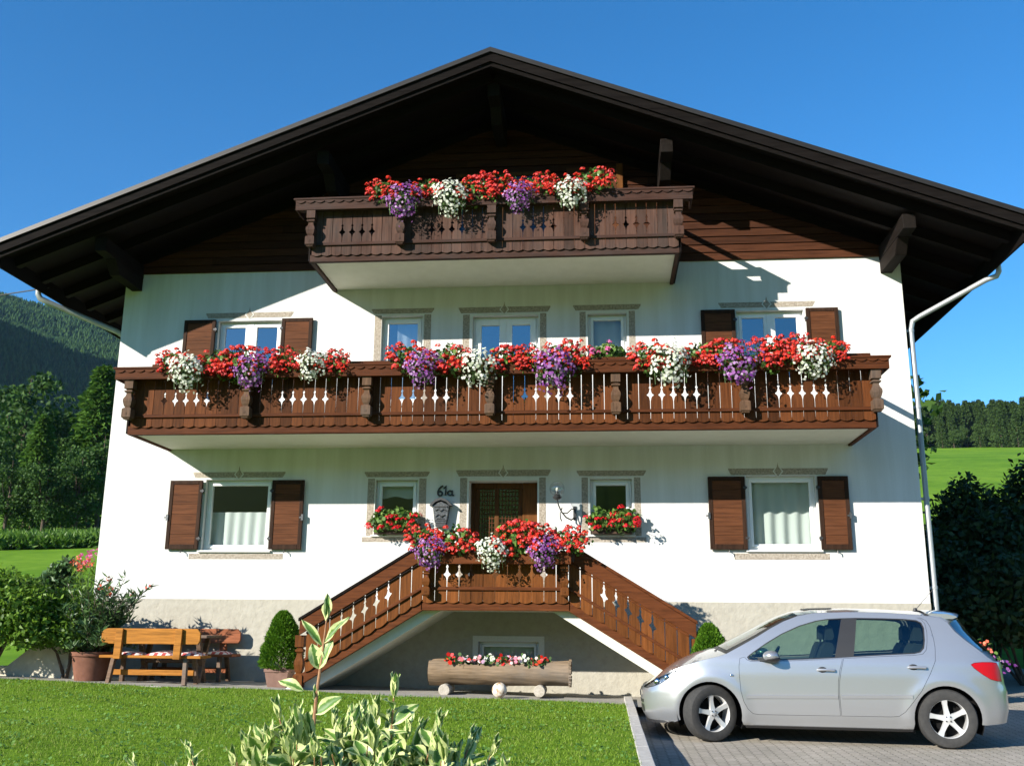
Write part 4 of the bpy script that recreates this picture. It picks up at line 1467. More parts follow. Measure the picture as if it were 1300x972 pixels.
put("pink", 8.68, -.10, 5.74, "pink geranium in front of the small right hand window above the long balcony", "pink geranium", 0)
flower_box(8.40, 8.95, -.13, -.003, 5.502, 5.62, "small brown flower box on the sill above the long balcony", "flower boxes on window sills")

# ================================================================== BENCHES, TABLE, POTS
def bench(name, label, cat, loc, w, mat, back_to_camera, rotz=0.0, group=None):
    """rustic garden bench; local x along the bench, backrest at y=0, seat on the +y side"""
    t = thing(name, label, cat, loc, group, rotz)
    b = MB()
    c = .045
    z0, z1 = .575, .80
    prof = [(0, z0 + .05), (.03, z0), (w - .03, z0), (w, z0 + .05), (w, z1 - .06), (w - .05, z1), (.05, z1), (0, z1 - .06)]
    b.prism(prof, -.02, .02)
    b.build("backrest", M[mat], t, bevel=.008, rel=False)
    b = MB()
    b.box(-.02, w + .02, .0, .20, .37, .41)
    b.box(-.02, w + .02, .205, .40, .37, .41)
    b.build("seat", M[mat], t, bevel=.008, rel=False)
    for xx in (.30, w - .32):
        b = MB()
        b.prism([(-.022, .36), (-.09, .36), (-.065, .80), (-.022, .79)], xx - .055, xx + .055, tf=lambda a, cc, z: (cc, a, z))
        b.build("back_post", M[mat], t, bevel=.006, rel=False)
    for xx in (.20, w - .22):
        for yy, lean in ((.04, -.06), (.34, .06)):
            b = MB()
            b.beam((xx, yy, .37), (xx + (.03 if xx > w / 2 else -.03), yy + lean, -.01), .07, .06, (1, 0, 0))
            b.build("leg", M['table_wood'], t, bevel=.006, rel=False)
    b = MB()
    b.box(.14, w - .14, .16, .20, .12, .20)
    b.build("stretcher", M[mat], t, bevel=.006, rel=False)
    return t
bx, by = 1.02, -1.55
bench("garden_bench", "varnished orange wooden bench with its back to the lawn", "bench", (bx, by, zt(1.8) + .0), 1.55, 'bench_wood', True, R(-1.5))
bench("garden_bench", "reddish wooden bench against the plinth behind the table", "bench", (2.66, -.16, zt(2)), 1.45, 'bench_red', False, R(180))
def cushion(x, y, z, w, d, label):
    b = MB()
    rows = []
    for j in range(6):
        rows.append([(w * i / 10, d * j / 5, .045 * (min(1, 4 * min(i, 10 - i) / 10) * min(1, 4 * min(j, 5 - j) / 5)) ** .5) for i in range(11)])
    b.grid(rows)
    b.add([(0, 0, 0), (w, 0, 0), (w, d, 0), (0, d, 0)], [(3, 2, 1, 0)])
    o = b.build("seat_cushion", M['cushion'], None, smooth=True)
    o.location = (x, y, z)
    tag(o, label, "cushion", "checked seat cushions")
for i, x in enumerate((1.22, 1.70, 2.14)):
    cushion(x, by + .03, zt(1.8) + .412 - .0, .40, .34, "red and white checked cushion on the %s of the orange bench" % ("left", "middle", "right")[i])
for i, x in enumerate((1.35, 1.85, 2.20)):
    cushion(x, -.53, zt(2) + .412, .38, .34, "red and white checked cushion on the %s of the reddish bench" % ("left", "middle", "right")[i])
t = thing("garden_table", "weathered brown wooden garden table between the two benches", "table", (1.78, -.86, zt(1.8)))
b = MB()
for k in range(4):
    b.box(-.56, .72, -.32 + k * .16, -.165 + k * .16, .66, .70)
b.build("table_top", M['table_wood'], t, bevel=.008, rel=False)
for xx in (-.38, .54):
    b = MB()
    b.beam((xx, -.2, .659), (xx, .12, .0), .08, .07, (1, 0, 0))
    b.beam((xx + .001, .2, .659), (xx + .001, -.12, .0), .07, .07, (1, 0, 0))
    b.build("leg", M['table_wood'], t, bevel=.006, rel=False)
b = MB()
b.box(-.38, .54, -.03, .03, .28, .34)
b.build("stretcher", M['table_wood'], t, bevel=.006, rel=False)

def pot(t, r0, r1, h, mat, n=28, square=False):
    b = MB()
    if square:
        b.lathe([(r0 * 1.35, 0), (r1 * 1.35, h - .05), (r1 * 1.44, h - .049), (r1 * 1.44, h), (r1 * 1.30, h), (r1 * 1.28, h - .04)], 0, 0, 4, 0, rot=math.pi / 4, caps=False)
    else:
        b.lathe([(r0, 0), (r1 - .01, h - .06), (r1 + .012, h - .059), (r1 + .014, h), (r1 - .015, h), (r1 - .02, h - .04)], 0, 0, n, 0, caps=False)
    b.build("pot", M[mat], t, smooth=not square, bevel=.004 if square else 0, rel=False)
    b = MB()
    b.lathe([(r1 * (.98), 0), (r1 * .98, .01)], 0, 0, 20, h - .06)
    b.build("soil", M['soil'], t, rel=False)

def topiary(loc, label, r, h, ph, seed, square=True):
    global rng
    rng = np.random.default_rng(seed)
    t = thing("dwarf_spruce", label, "potted conifer", loc)
    pot(t, .15, .19, ph, 'brown_pot', square=square)
    n = 15000
    u = rng.random(n) ** .8
    prof = np.interp(u, [0, .06, .25, .5, .75, .92, 1], [.72, .95, 1.0, .88, .62, .34, .05])
    a = rng.random(n) * 2 * math.pi
    bump = 1 + .17 * np.sin(a * 3 + u * 11 + seed) * np.sin(u * 15 + a * 2) + .07 * np.sin(a * 7 + u * 23)
    rad = r * prof * bump * (.62 + .38 * rng.random(n) ** .35)
    P = np.stack([np.cos(a) * rad, np.sin(a) * rad, ph - .02 + u * h], 1)
    D = unit(np.stack([np.cos(a), np.sin(a), .5 + u * .8], 1) + rdir(n) * .5)
    V, F = leaves(P, D, rdir(n), .055 * (.6 + .7 * rng.random(n)), .020, .1)
    npmesh("needles", V, F, M['topiary'], t, rel=False)
    b = MB()
    b.tube([(0, 0, ph - .06), (0, 0, ph + h * .8)], [.03, .008], 8)
    b.build("trunk", M['bark'], t, rel=False)
    return t
topiary((3.62, -1.0, zt(3.6)), "rounded bright green dwarf conifer in a brown square pot left of the stairs", .275, .84, .27, 21)
topiary((10.02, -1.55, drive_z(10, -1.5) + .004), "rounded dwarf conifer behind the bonnet of the silver car right of the stairs", .285, .86, .34, 22)

# oleander in a terracotta tub
rng = np.random.default_rng(31)
t = thing("oleander", "tall oleander with narrow leaves in a terracotta tub left of the benches", "oleander", (.74, -1.25, zt(.7)))
pot(t, .22, .30, .42, 'terracotta')
stems = MB()
CC, DD, tips = [], [], []
for k in range(64):
    a = rng.random() * 2 * math.pi
    sp = rng.uniform(.1, .72) if k < 44 else rng.uniform(.35, .7)
    top = np.array([math.cos(a) * sp + .10, math.sin(a) * sp * .7, (rng.uniform(.75, 1.72) if k < 44 else rng.uniform(.55, 1.0)) - sp * .35])
    p0 = np.array([math.cos(a) * .08, math.sin(a) * .08, .38])
    mid = (p0 + top) / 2 + np.array([0, 0, .12])
    stems.tube([p0, mid, top], [.010, .007, .003], 5, False)
    tips.append(top)
    for q in np.linspace(.12, 1, 15):
        c = (1 - q) ** 2 * p0 + 2 * q * (1 - q) * mid + q * q * top
        for j in range(3):
            CC.append(c)
            d = rdir(1)[0]
            d[2] = abs(d[2]) * .8 + .15
            DD.append(d)
CC, DD = np.array(CC), np.array(DD)
V, F = leaves(CC, DD, rdir(len(CC)), .16 * (.7 + .5 * rng.random(len(CC))), .028, .15)
npmesh("leaves", V, F, M['oleander'], t, rel=False)
stems.build("stems", M['bark'], t, rel=False)
T = np.array([q for q in tips if q[2] > 1.25][:7])
P = np.repeat(T, 7, 0) + rdir(len(T) * 7) * .035
V, F = discs(P, rdir(len(P)), .02, 5, .2)
npmesh("blossoms", V, F, M['coral'], t, rel=False)

# pink and coral flowers at the house corner
rng = np.random.default_rng(33)
t = thing("flowering_plant", "coral and pink flowering plant at the left corner of the house", "flowering plant", (-.30, .30, zt(0)))
b = MB()
for k in range(14):
    a = rng.random() * 6.28
    b.tube([(0, 0, 0), (math.cos(a) * .12, math.sin(a) * .1, .9), (math.cos(a) * rng.uniform(.1, .26), math.sin(a) * .18, rng.uniform(1.55, 1.98))], [.012, .008, .004], 5, False)
b.build("stems", M['green_stem'], t, rel=False)
n = 420
P = np.stack([rng.normal(0, .16, n), rng.normal(0, .14, n), rng.uniform(.15, 1.75, n)], 1)
V, F = leaves(P, unit(rdir(n) + np.array([0, 0, .4])), rdir(n), .17, .04, .15)
npmesh("leaves", V, F, M['hedge'], t, rel=False)
P = np.array([(-.16, -.1, 1.86), (-.07, -.12, 1.74), (.02, -.12, 1.82), (.0, -.12, 1.92), (.10, -.1, 1.98)])
for nm, sub, mt in (("coral_blossoms", P[:3], 'coral'), ("pink_blossoms", P[2:], 'pink')):
    Q = np.repeat(sub, 26, 0) + rdir(len(sub) * 26) * np.array([.085, .06, .07])
    V, F = leaves(Q, rdir(len(Q)), rdir(len(Q)), .07, .03, .1)
    npmesh(nm, V, F, M[mt], t, rel=False)

# ------------------------------------------------------------------ log planter
gz = zt(7.0)
t = thing("log_planter", "hollowed log planter on short round log feet under the entrance landing", "planter", (6.98, -1.0, gz))
b = MB()
LR = .215
rows = []
nseg = 26
for i in range(21):
    x = -1.05 + 2.10 * i / 20
    r = LR * (1 + .025 * math.sin(i * 1.3) + .03 * math.sin(i * .5 + 1))
    row = []
    for j in range(nseg + 1):
        a = R(62) - (R(304)) * j / nseg       # open trough at the top
        row.append((x, -r * math.cos(a) * 1.0 if False else r * math.cos(a), .34 + r * math.sin(a) * .86 + .009 * math.sin(j * 2.1 + i * .7) + .006 * math.sin(j * 5.3)))
    # inner trough
    for a in (R(118), ):
        pass
    row += [(x, -.085, .34 + .12), (x, -.07, .34 + .02), (x, .07, .34 + .02), (x, .085, .34 + .12)]
    row.append(row[0])
    rows.append(row)
b.grid([r[::-1] for r in rows])
log = b.build("log", M['log'], t, smooth=True, rel=False, sharp=50)
b = MB()
for i in (0, 20):
    x = -1.05 + 2.10 * i / 20 + (-.004 if i == 0 else .004)
    ring = [(x, p[1], p[2]) for p in rows[i][:nseg + 1]]
    c = (x, 0, .33)
    for j in range(nseg):
        b.add([c, ring[j], ring[j + 1]], [(0, 1, 2) if i == 0 else (0, 2, 1)])
    b.add([c, ring[-1], (x, -.085, .46), (x, .085, .46), ring[0]], [(0, 1, 2), (0, 2, 3), (0, 3, 4)])
b.build("cut_end", M['log_end'], t, rel=False)
b = MB()
for j in range(nseg):                          # carved zigzag rim of the sawn end
    p = rows[20][j]
    b.box(1.030, 1.070, p[1] - .016, p[1] + .016, p[2] - .016, p[2] + .016)
b.build("carved_rim", M['log'], t, rel=False)
b = MB()
b.box(-.95, .95, -.068, .068, .36, .45)
b.build("soil", M['soil'], t, rel=False)
for xx in (-.79, .61):
    b = MB()
    b.lathe([(.078, 0), (.085, .01), (.085, .52), (.078, .53)], xx, -.28, 18, .085, axis='y')
    b.build("foot", M['bark_pale'], t, smooth=True, rel=False)
stb = MB()
stb.ball((0, 0, 0), (.108, .10, .108), 24, 16)
o = stb.build("stone_ball", M['stone_ball'], None, smooth=True)
o.location = (7.03, -1.50, zt(7.03) + .11)
tag(o, "pale brown stained stone ball in front of the log planter", "stone ball")
rng = np.random.default_rng(41)
names = ["red", "pink and white", "white and red", "white and mauve", "red and white", "mauve and white", "white", "red"]
for i in range(8):
    cols = ['red', 'impatiens', 'impatiens', 'white_fl', 'red', 'impatiens', 'white_fl', 'red'][i]
    x = 6.98 - .70 + i * .185
    tt = thing("busy_lizzie", "%s bedding plant, %s from the left in the log planter" % (names[i], ordn[i]), "bedding plant", (x, -1.06, gz + .455), "bedding plants in the log planter")
    n = 90
    P = rng.normal(size=(n, 3)) * np.array([.07, .06, .035]) + np.array([0, -.03, .03])
    V, F = discs(P, rdir(n) + np.array([0, -.4, .5]), .028, 6, .1)
    npmesh("foliage", V, F, M['pet_leaf'], tt, rel=False)
    n = 30
    P = rng.normal(size=(n, 3)) * np.array([.075, .05, .03]) + np.array([0, -.065, .05])
    V, F = discs(P, rdir(n) * .4 + np.array([0, -.7, .5]), .030 * (.8 + .4 * rng.random(n)), 5, .15)
    npmesh("blossoms", V, F, M[cols], tt, rel=False)

# ------------------------------------------------------------------ garden wall, hedge, bushes on the left
b = MB()
b.prism([(-1.7, .30), (.42, .30), (.42, .98), (-.30, .98), (-.75, .62), (-1.7, .60)], -1.02, -.82)
o = b.build("garden_wall", M['garden_wall'], None, bevel=.01)
tag(o, "low cream rendered garden wall under the hedge at the far left", "garden wall")

def bush(name, label, cat, loc, rad, n, mat, leaf, seed, group=None, zoff=None, stems_=6, gap=0.0, lw=.55):
    global rng
    rng = np.random.default_rng(seed)
    t = thing(name, label, cat, loc, group)
    K = max(10, int(n / 110))
    D = rdir(K)
    D[:, 2] = np.abs(D[:, 2]) * 1.1 - .25
    cl = D * np.array(rad) * (.40 + .55 * rng.random((K, 1)) ** .6)
    zc = rad[2] * .95 if zoff is None else zoff
    cr = min(rad) * rng.uniform(.26, .46, K)
    idx = rng.integers(0, K, n)
    d = rdir(n)
    d[:, 2] = d[:, 2] * .8 + .15
    P = cl[idx] + d * cr[idx, None] * (.55 + .5 * rng.random((n, 1)))
    P[:, 2] = np.maximum(P[:, 2] + zc, .03)
    V, F = leaves(P, unit(rdir(n) + np.array([0, 0, -.15])), unit(d + rdir(n) * .8), leaf * (.7 + .6 * rng.random(n)), leaf * lw * (.7 + .5 * rng.random(n)), .12)
    npmesh("leaves", V, F, mat, t, rel=False)
    b = MB()
    for k in range(stems_):
        a = rng.random() * 6.28
        tp = cl[k % K]
        b.tube([(math.cos(a) * .06, math.sin(a) * .06, -.05), (tp[0] * .4, tp[1] * .4, zc * .6), (tp[0], tp[1], zc + tp[2])], [.03, .02, .006], 6, False)
    b.build("stems", M['bark'], t, rel=False)
    return t
bush("hedge_shrub", "broad bright green leafy shrub at the left edge above the cream wall", "shrub", (-.85, -1.35, .42), (1.05, .75, .84), 26000, M['hedge'], .085, 51)
bush("hedge_shrub", "dark leafy lower shrub between the broad shrub and the oleander", "shrub", (.22, -1.0, .42), (.55, .5, .74), 10000, M['hedge'], .080, 52)
bush("climbing_shrub", "taller narrow bush rising above the broad shrub near the house corner", "shrub", (-1.02, .75, .42), (.40, .36, 1.14), 6500, M['oleander'], .11, 53)
b = MB()
b.prism([(-3.4, .25), (-1.72, .25), (-1.72, .62), (-3.4, .62)], -1.1, -.85)
o = b.build("garden_wall", M['concrete'], None, bevel=.02)
tag(o, "short grey stone kerb wall running out of the photo at the left", "garden wall")

# ------------------------------------------------------------------ shrubs in the shade on the right
bz = lambda x, y: base_z(x, y)
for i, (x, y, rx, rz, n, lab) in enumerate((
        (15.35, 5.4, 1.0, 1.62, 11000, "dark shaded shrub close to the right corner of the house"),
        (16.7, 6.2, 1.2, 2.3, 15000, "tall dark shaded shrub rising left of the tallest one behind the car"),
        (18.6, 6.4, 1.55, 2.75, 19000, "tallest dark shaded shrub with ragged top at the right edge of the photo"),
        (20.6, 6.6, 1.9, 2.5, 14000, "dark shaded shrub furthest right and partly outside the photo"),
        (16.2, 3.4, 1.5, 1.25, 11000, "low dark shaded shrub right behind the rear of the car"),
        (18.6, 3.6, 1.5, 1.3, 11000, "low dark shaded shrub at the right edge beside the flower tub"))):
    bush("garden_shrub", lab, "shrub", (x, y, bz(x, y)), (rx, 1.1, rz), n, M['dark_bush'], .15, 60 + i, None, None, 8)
t = thing("flower_tub", "tub of coral and violet flowers behind the rear of the silver car", "flower tub", (14.05, -.2, drive_z(14, -.2) + .004))
pot(t, .2, .27, .45, 'terracotta')
rng = np.random.default_rng(71)
n = 420
P = rng.normal(size=(n, 3)) * np.array([.17, .15, .12]) + np.array([0, -.02, .60])
V, F = discs(P, rdir(n) + np.array([0, -.4, .5]), .03, 6, .15)
npmesh("foliage", V, F, M['ger_leaf'], t, rel=False)
for nm, mt, c, nn in (("coral_blossoms", 'coral', (-.02, -.1, .80), 75), ("violet_blossoms", 'purple', (.16, -.16, .56), 80)):
    P = rng.normal(size=(nn, 3)) * np.array([.15, .1, .07]) + np.array(c)
    V, F = discs(P, rdir(nn) * .5 + np.array([0, -.6, .4]), .026, 5, .2)
    npmesh(nm, V, F, M[mt], t, rel=False)

# ================================================================== DISTANT LAND
def tree_mesh(kind, seed, H):
    """returns foliage arrays and trunk builder, base at the origin"""
    rg = np.random.default_rng(seed)
    def rd(n):
        return unit(rg.normal(size=(n, 3)))
    b = MB()
    if kind == 'decid':
        K = 46
        D = rd(K)
        cl = D * np.array([.30, .30, .40]) * H * (.45 + .5 * rg.random((K, 1)))
        cl[:, 2] += H * .56
        cr = H * rg.uniform(.055, .115, K)
        n = 4200
        idx = rg.integers(0, K, n)
        d = rd(n)
        P = cl[idx] + d * cr[idx, None] * (.5 + .55 * rg.random((n, 1)))
        P[:, 2] = np.maximum(P[:, 2], H * .04)
        V, F = leaves(P, rd(n), unit(d + rd(n)), .034 * H * (.6 + .6 * rg.random(n)), .024 * H, .1)
        b.tube([(0, 0, -.5), (.01 * H, 0, H * .3), (0, .01 * H, H * .62), (.01 * H, 0, H * .9)], [.022 * H, .017 * H, .010 * H, .002 * H], 8)
        for k in range(9):
            c = cl[k * 5]
            b.tube([(0, 0, H * (.22 + .05 * k)), tuple(c * .6 + np.array([0, 0, H * .12])), tuple(c)], [.008 * H, .005 * H, .002 * H], 5, False)
    else:
        slim = .19 if kind == 'spruce' else .25
        n = 5200 if kind == 'larch' else 2600
        lev = 26 if kind == 'larch' else 22
        u = rg.integers(0, lev, n) / lev + rg.normal(size=n) * .006
        u = np.clip(u, 0, 1) ** .85
        nb = 9
        a = (rg.integers(0, nb, n) + .37 * (u * lev).astype(int)) * 2 * math.pi / nb + rg.normal(size=n) * .17
        rmax = slim * H * (1 - u) ** .8 * (1 + .25 * np.sin(a * 3 + u * 40))
        q = rg.random(n) ** .55
        rad = rmax * q + .002 * H
        z = H * (.05 + .95 * u) - rad * (.22 if kind == 'spruce' else .10) + rg.normal(size=n) * .008 * H
        P = np.stack([np.cos(a) * rad, np.sin(a) * rad, z], 1)
        D = unit(np.stack([np.cos(a), np.sin(a), -.35 * np.ones(n)], 1) + rg.normal(size=(n, 3)) * .45)
        V, F = leaves(P, D, unit(np.array([0, 0, 1.0]) + rg.normal(size=(n, 3)) * .6), H * .048 * (.6 + .6 * rg.random(n)), H * .022, .15)
        b.tube([(0, 0, -.5), (0, 0, H * .5), (0, 0, H * .985)], [.017 * H, .010 * H, .002 * H], 7)
    return V, F, b

tree_proto = {}
def tree(kind, var, x, y, H, label, group, rot=0.0, matkey=None, z=None, name=None, parts=True):
    key = (kind, var, matkey)
    zb = base_z(x, y) - .05 * H if z is None else z
    if key not in tree_proto:
        V, F, b = tree_mesh(kind, var * 17 + len(kind), 10.0)
        nm = name or {'decid': 'leafy_tree', 'larch': 'larch_tree', 'spruce': 'spruce_tree'}[kind]
        t = thing(nm, label, "tree", (x, y, zb), group, rot)
        npmesh("crown", V, F, M[matkey or kind], t, rel=False)
        b.build("trunk", M['bark'], t, rel=False, smooth=True)
        t.scale = (H / 10,) * 3
        tree_proto[key] = t
        return t
    return dup(tree_proto[key], (x, y, zb), rot, label, group, H / 10)

CAMX, CAMY = 8.5535, -16.307
def at(px, depth):
    """ground position along the sight line of photo column px at a horizontal distance"""
    a = math.atan((px - 650) / 1257.96) + math.atan2(_f.x, _f.y)
    return CAMX + depth * math.sin(a), CAMY + depth * math.cos(a)
G1 = "trees along the edge of the field on the left"
rows_ = [('decid', 4, 20, 118, 19.5, "tall rounded light green tree at the left edge of the photo"),
         ('larch', 2, 116, 114, 19.0, "tall feathery light green larch beside the left wall of the house"),
         ('spruce', 1, 74, 124, 14.0, "slim dark spruce standing between the two tallest trees"),
         ('decid', 1, 60, 98, 8.0, "bright green bushy tree low in the middle left of the house"),
         ('decid', 2, 12, 100, 8.5, "rounded dark green tree at the left edge over the corn"),
         ('decid', 3, 100, 99, 8.8, "rounded leafy tree over the corn next to the house wall"),
         ('larch', 1, 45, 108, 12.5, "shorter pale larch in front of the tall rounded tree"),
         ('decid', 2, 128, 102, 11.5, "leafy tree partly hidden by the left wall of the house"),
         ('decid', 1, -28, 104, 11.0, "leafy tree just outside the left edge of the photo"),
         ('spruce', 1, 98, 128, 13.0, "dark spruce behind the tree beside the wall"),
         ('decid', 3, 35, 116, 11.5, "broad dark leafy tree behind the bright bushy tree"),
         ('decid', 1, 84, 112, 10.5, "broad leafy tree deep in the shade of the tree row")]
for i, (k, v, px, dd, H, lab) in enumerate(rows_):
    x, y = at(px, dd)
    tree(k, v, x, y, H, lab, G1, rot=i * 1.3)
# corn strip
rng = np.random.default_rng(81)
n = 15000
xx = rng.uniform(-30, 168, n)
dd = rng.uniform(86, 94, n)
P = []
for a_, d_ in zip(xx, dd):
    x, y = at(a_, d_)
    P.append((x, y, base_z(x, y) + rng.uniform(.05, .75) + .2 * math.sin(a_ * .35) * math.sin(d_ * 2)))
P = np.array(P)
D = unit(np.stack([rng.normal(size=n), rng.normal(size=n), np.abs(rng.normal(size=n)) + .5], 1))
V, F = leaves(P, D, rdir(n), .65 * (.5 + .8 * rng.random(n)), .15, .2)
o = npmesh("corn_field", V, F, M['corn'])
o['kind'] = 'stuff'
o['label'] = "strip of green corn at the foot of the trees"
o['category'] = "corn field"

# forest on the right hill
rng = np.random.default_rng(91)
FG = "conifers of the forest on the right hill"
for k in range(240):
    px = rng.uniform(1150, 1345)
    row = k % 6
    dd = 322 + row * 8 + rng.uniform(-3, 3)
    x, y = at(px, dd)
    edge = row == 0
    H = rng.uniform(8, 13) if edge else rng.uniform(9.5, 16.5)
    var = 11 + k % 4
    if edge and k % 4 != 0:
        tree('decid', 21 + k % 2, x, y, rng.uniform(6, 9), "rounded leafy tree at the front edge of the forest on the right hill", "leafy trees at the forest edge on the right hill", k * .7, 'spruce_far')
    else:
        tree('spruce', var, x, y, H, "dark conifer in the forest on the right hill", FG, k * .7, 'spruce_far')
# near conifer whose branch shows beside the downpipe
x, y = at(1036, 31)
tree('decid', 31, x, y, 10.6, "leafy tree hidden behind the house, one branch showing beside the downpipe", None, 1.0, 'decid')

# mountain on the left
def mtn_h(x, y):
    dx, dy = x - CAMX, y - CAMY
    r = math.hypot(dx, dy)
    az = math.degrees(math.atan2(dx, dy))
    e = 0.81 * np.interp(az, [-75, -60, -45, -36, -33, -31, -28, -24, -15, 0, 10], [.26, .30, .34, .352, .347, .342, .336, .335, .30, .20, .1])
    base = .145
    t = sstep(420, 1500, r)
    h = r * lerp(base * .8, e, t) * min(1, r / 380)
    h += 14 * math.sin(x * .011 + 1) * math.sin(y * .009) + 7 * math.sin(x * .031) * math.cos(y * .027 + 2)
    # high shoulder further left, out of the frame, whose shadow falls across the lower slope
    h += 430 * math.exp(-(((x + 770) / 175) ** 2 + ((y - 430) / 210) ** 2) / 2)
    s_ = (az + 35.5) * math.pi / 180 * r
    f = np.interp(r, [430, 560, 800, 1000, 1200, 1500], [0, 70, 150, 210, 250, 260]) - abs(s_) * (.62 if s_ > 0 else .5)
    return max(h, f + .04 * r) - 3
ys_ = np.arange(380, 1601, 24)
xs_ = np.arange(-1500, 60, 24)
X, Y = np.meshgrid(xs_, ys_)
Z = np.vectorize(mtn_h)(X, Y)
nx = len(xs_)
V = np.stack([X, Y, Z], -1).reshape(-1, 3)
F = [(i * nx + j, i * nx + j + 1, (i + 1) * nx + j + 1, (i + 1) * nx + j) for i in range(len(ys_) - 1) for j in range(nx - 1)]
structure(npmesh("mountain", V, F, M['mtn_ground'], smooth=True))
rng = np.random.default_rng(95)
n = 34000
az = np.radians(rng.uniform(-40, -22, n))
rr = np.sqrt(rng.uniform(430 ** 2, 1560 ** 2, n))
tx, ty = CAMX + rr * np.sin(az), CAMY + rr * np.cos(az)
tz = np.array([mtn_h(a, b_) for a, b_ in zip(tx, ty)])
hh = rng.uniform(8, 15, n)
k = 7
vs_, fs_ = [], []
lev = [(0.0, .0), (.16, .12), (.5, .095), (.48, .16), (1.0, .0)]
base = np.stack([tx, ty, tz], 1)
ang = rng.random(n) * 6.28
Vv = [base + np.stack([0 * hh, 0 * hh, hh], 1)]
ringz = (.08, .42, .40, .70)
ringr = (.27, .17, .22, .09)
for z_, r_ in zip(ringz, ringr):
    for j in range(k):
        a = ang + 2 * math.pi * j / k
        jit = rng.uniform(.75, 1.2, n)
        Vv.append(base + np.stack([np.cos(a) * r_ * hh * jit, np.sin(a) * r_ * hh * jit, z_ * hh], 1))
VV = np.stack(Vv, 1).reshape(-1, 3)
m_ = 1 + 4 * k
tri = []
def rid(l, j):
    return 1 + l * k + j % k
for j in range(k):
    tri += [(rid(0, j), rid(0, j + 1), rid(1, j)), (rid(0, j + 1), rid(1, j + 1), rid(1, j)), (rid(2, j), rid(2, j + 1), rid(3, j)), (rid(2, j + 1), rid(3, j + 1), rid(3, j)), (rid(3, j), rid(3, j + 1), 0)]
tri = np.array(tri)
FF = (np.arange(n)[:, None, None] * m_ + tri[None]).reshape(-1, 3)
o = npmesh("mountain_forest", VV, FF, M['mtn_tree'])
o['kind'] = 'stuff'
o['label'] = "dense dark conifer forest covering the mountain"
o['category'] = "forest"

# the air itself: far slopes fade towards blue
b = MB()
b.box(-1600, 1600, -960, 1720, -40, 760)
m, nt, bs = newmat('mountain_air')
nt.nodes.remove(bs)
pv = nt.nodes.new("ShaderNodeVolumePrincipled")
pv.inputs["Color"].default_value = (0.45, 0.70, 1.0, 1)
pv.inputs["Density"].default_value = 0.000045
pv.inputs["Anisotropy"].default_value = 0.0
nt.links.new(pv.outputs[0], nt.nodes["Material Output"].inputs["Volume"])
o = b.build("haze", m, None)
o['kind'] = 'stuff'
o['label'] = "thin blue mountain haze"
o['category'] = "haze"

# power line to the left eave
b = MB()
p0, p1 = Vector((EX0 + .05, -.4, roof_top(EX0) - .28)), Vector((-30, 4, 8.6))
pts = [p0.lerp(p1, q) - Vector((0, 0, 1.1 * math.sin(math.pi * q))) for q in np.linspace(0, 1, 16)]
b.tube(pts, .012, 5)
o = b.build("power_cable", M['cable'], None)
tag(o, "thin black power cable running from the left eave out of the photo", "cable")

# ================================================================== LAWN GRASS
rng = np.random.default_rng(111)
n = 240000
gxv = rng.uniform(-6.5, 8.835, n)
gyv = -2.05 - (rng.random(n) ** 1.15) * 7.6
_lv = np.vectorize(lawn_z)
gzv = _lv(gxv, gyv) + 0.015
patch = 0.5 + 0.25 * np.sin(gxv * 2.3 + np.sin(gyv * 3.1)) * np.cos(gyv * 2.7 + np.sin(gxv * 1.9)) + .25 * np.sin(gxv * 7.1 + 2 * np.sin(gyv * 5.3)) * np.cos(gyv * 8.7 + np.sin(gxv * 6.1))
keep = rng.random(n) < .45 + .6 * patch
gxv, gyv, gzv, patch = gxv[keep], gyv[keep], gzv[keep], patch[keep]
n = len(gxv)
hgt = (.018 + .030 * rng.random(n)) * (.65 + .6 * patch)
P = np.stack([gxv, gyv, gzv], 1)
lean = rng.normal(size=(n, 3)) * np.array([.5, .5, 0]) + np.array([0, 0, 1])
lean = unit(lean)
side = unit(np.stack([rng.normal(size=n), rng.normal(size=n), np.zeros(n)], 1)) * (.0032 + .0025 * rng.random((n, 1)))
V = np.stack([P - side, P + side, P + lean * hgt[:, None]], 1).reshape(-1, 3)
o = npmesh("lawn_grass", V, np.arange(n * 3).reshape(n, 3), M['grass'])
o['kind'] = 'stuff'
o['label'] = "short mown green lawn grass"
o['category'] = "grass"
# clover and daisies dotted in the turf
n = 26000
gxv = rng.uniform(-6.5, 8.80, n)
gyv = -2.15 - rng.random(n) * 7.4
cl = .5 + .5 * np.sin(gxv * 3.3 + 1.7 * np.sin(gyv * 2.1)) * np.sin(gyv * 4.7 + gxv)
keep = rng.random(n) < cl ** 2
gxv, gyv = gxv[keep], gyv[keep]
n = len(gxv)
P = np.stack([gxv, gyv, _lv(gxv, gyv) + .03 + .025 * rng.random(n)], 1)
V, F = discs(P, rdir(n) * .6 + np.array([0, -.3, 1]), .013 * (.6 + .8 * rng.random(n)), 5, .2)
o = npmesh("clover", V, F, M['clover'])
o['kind'] = 'stuff'
o['label'] = "low clover leaves scattered through the lawn"
o['category'] = "clover"

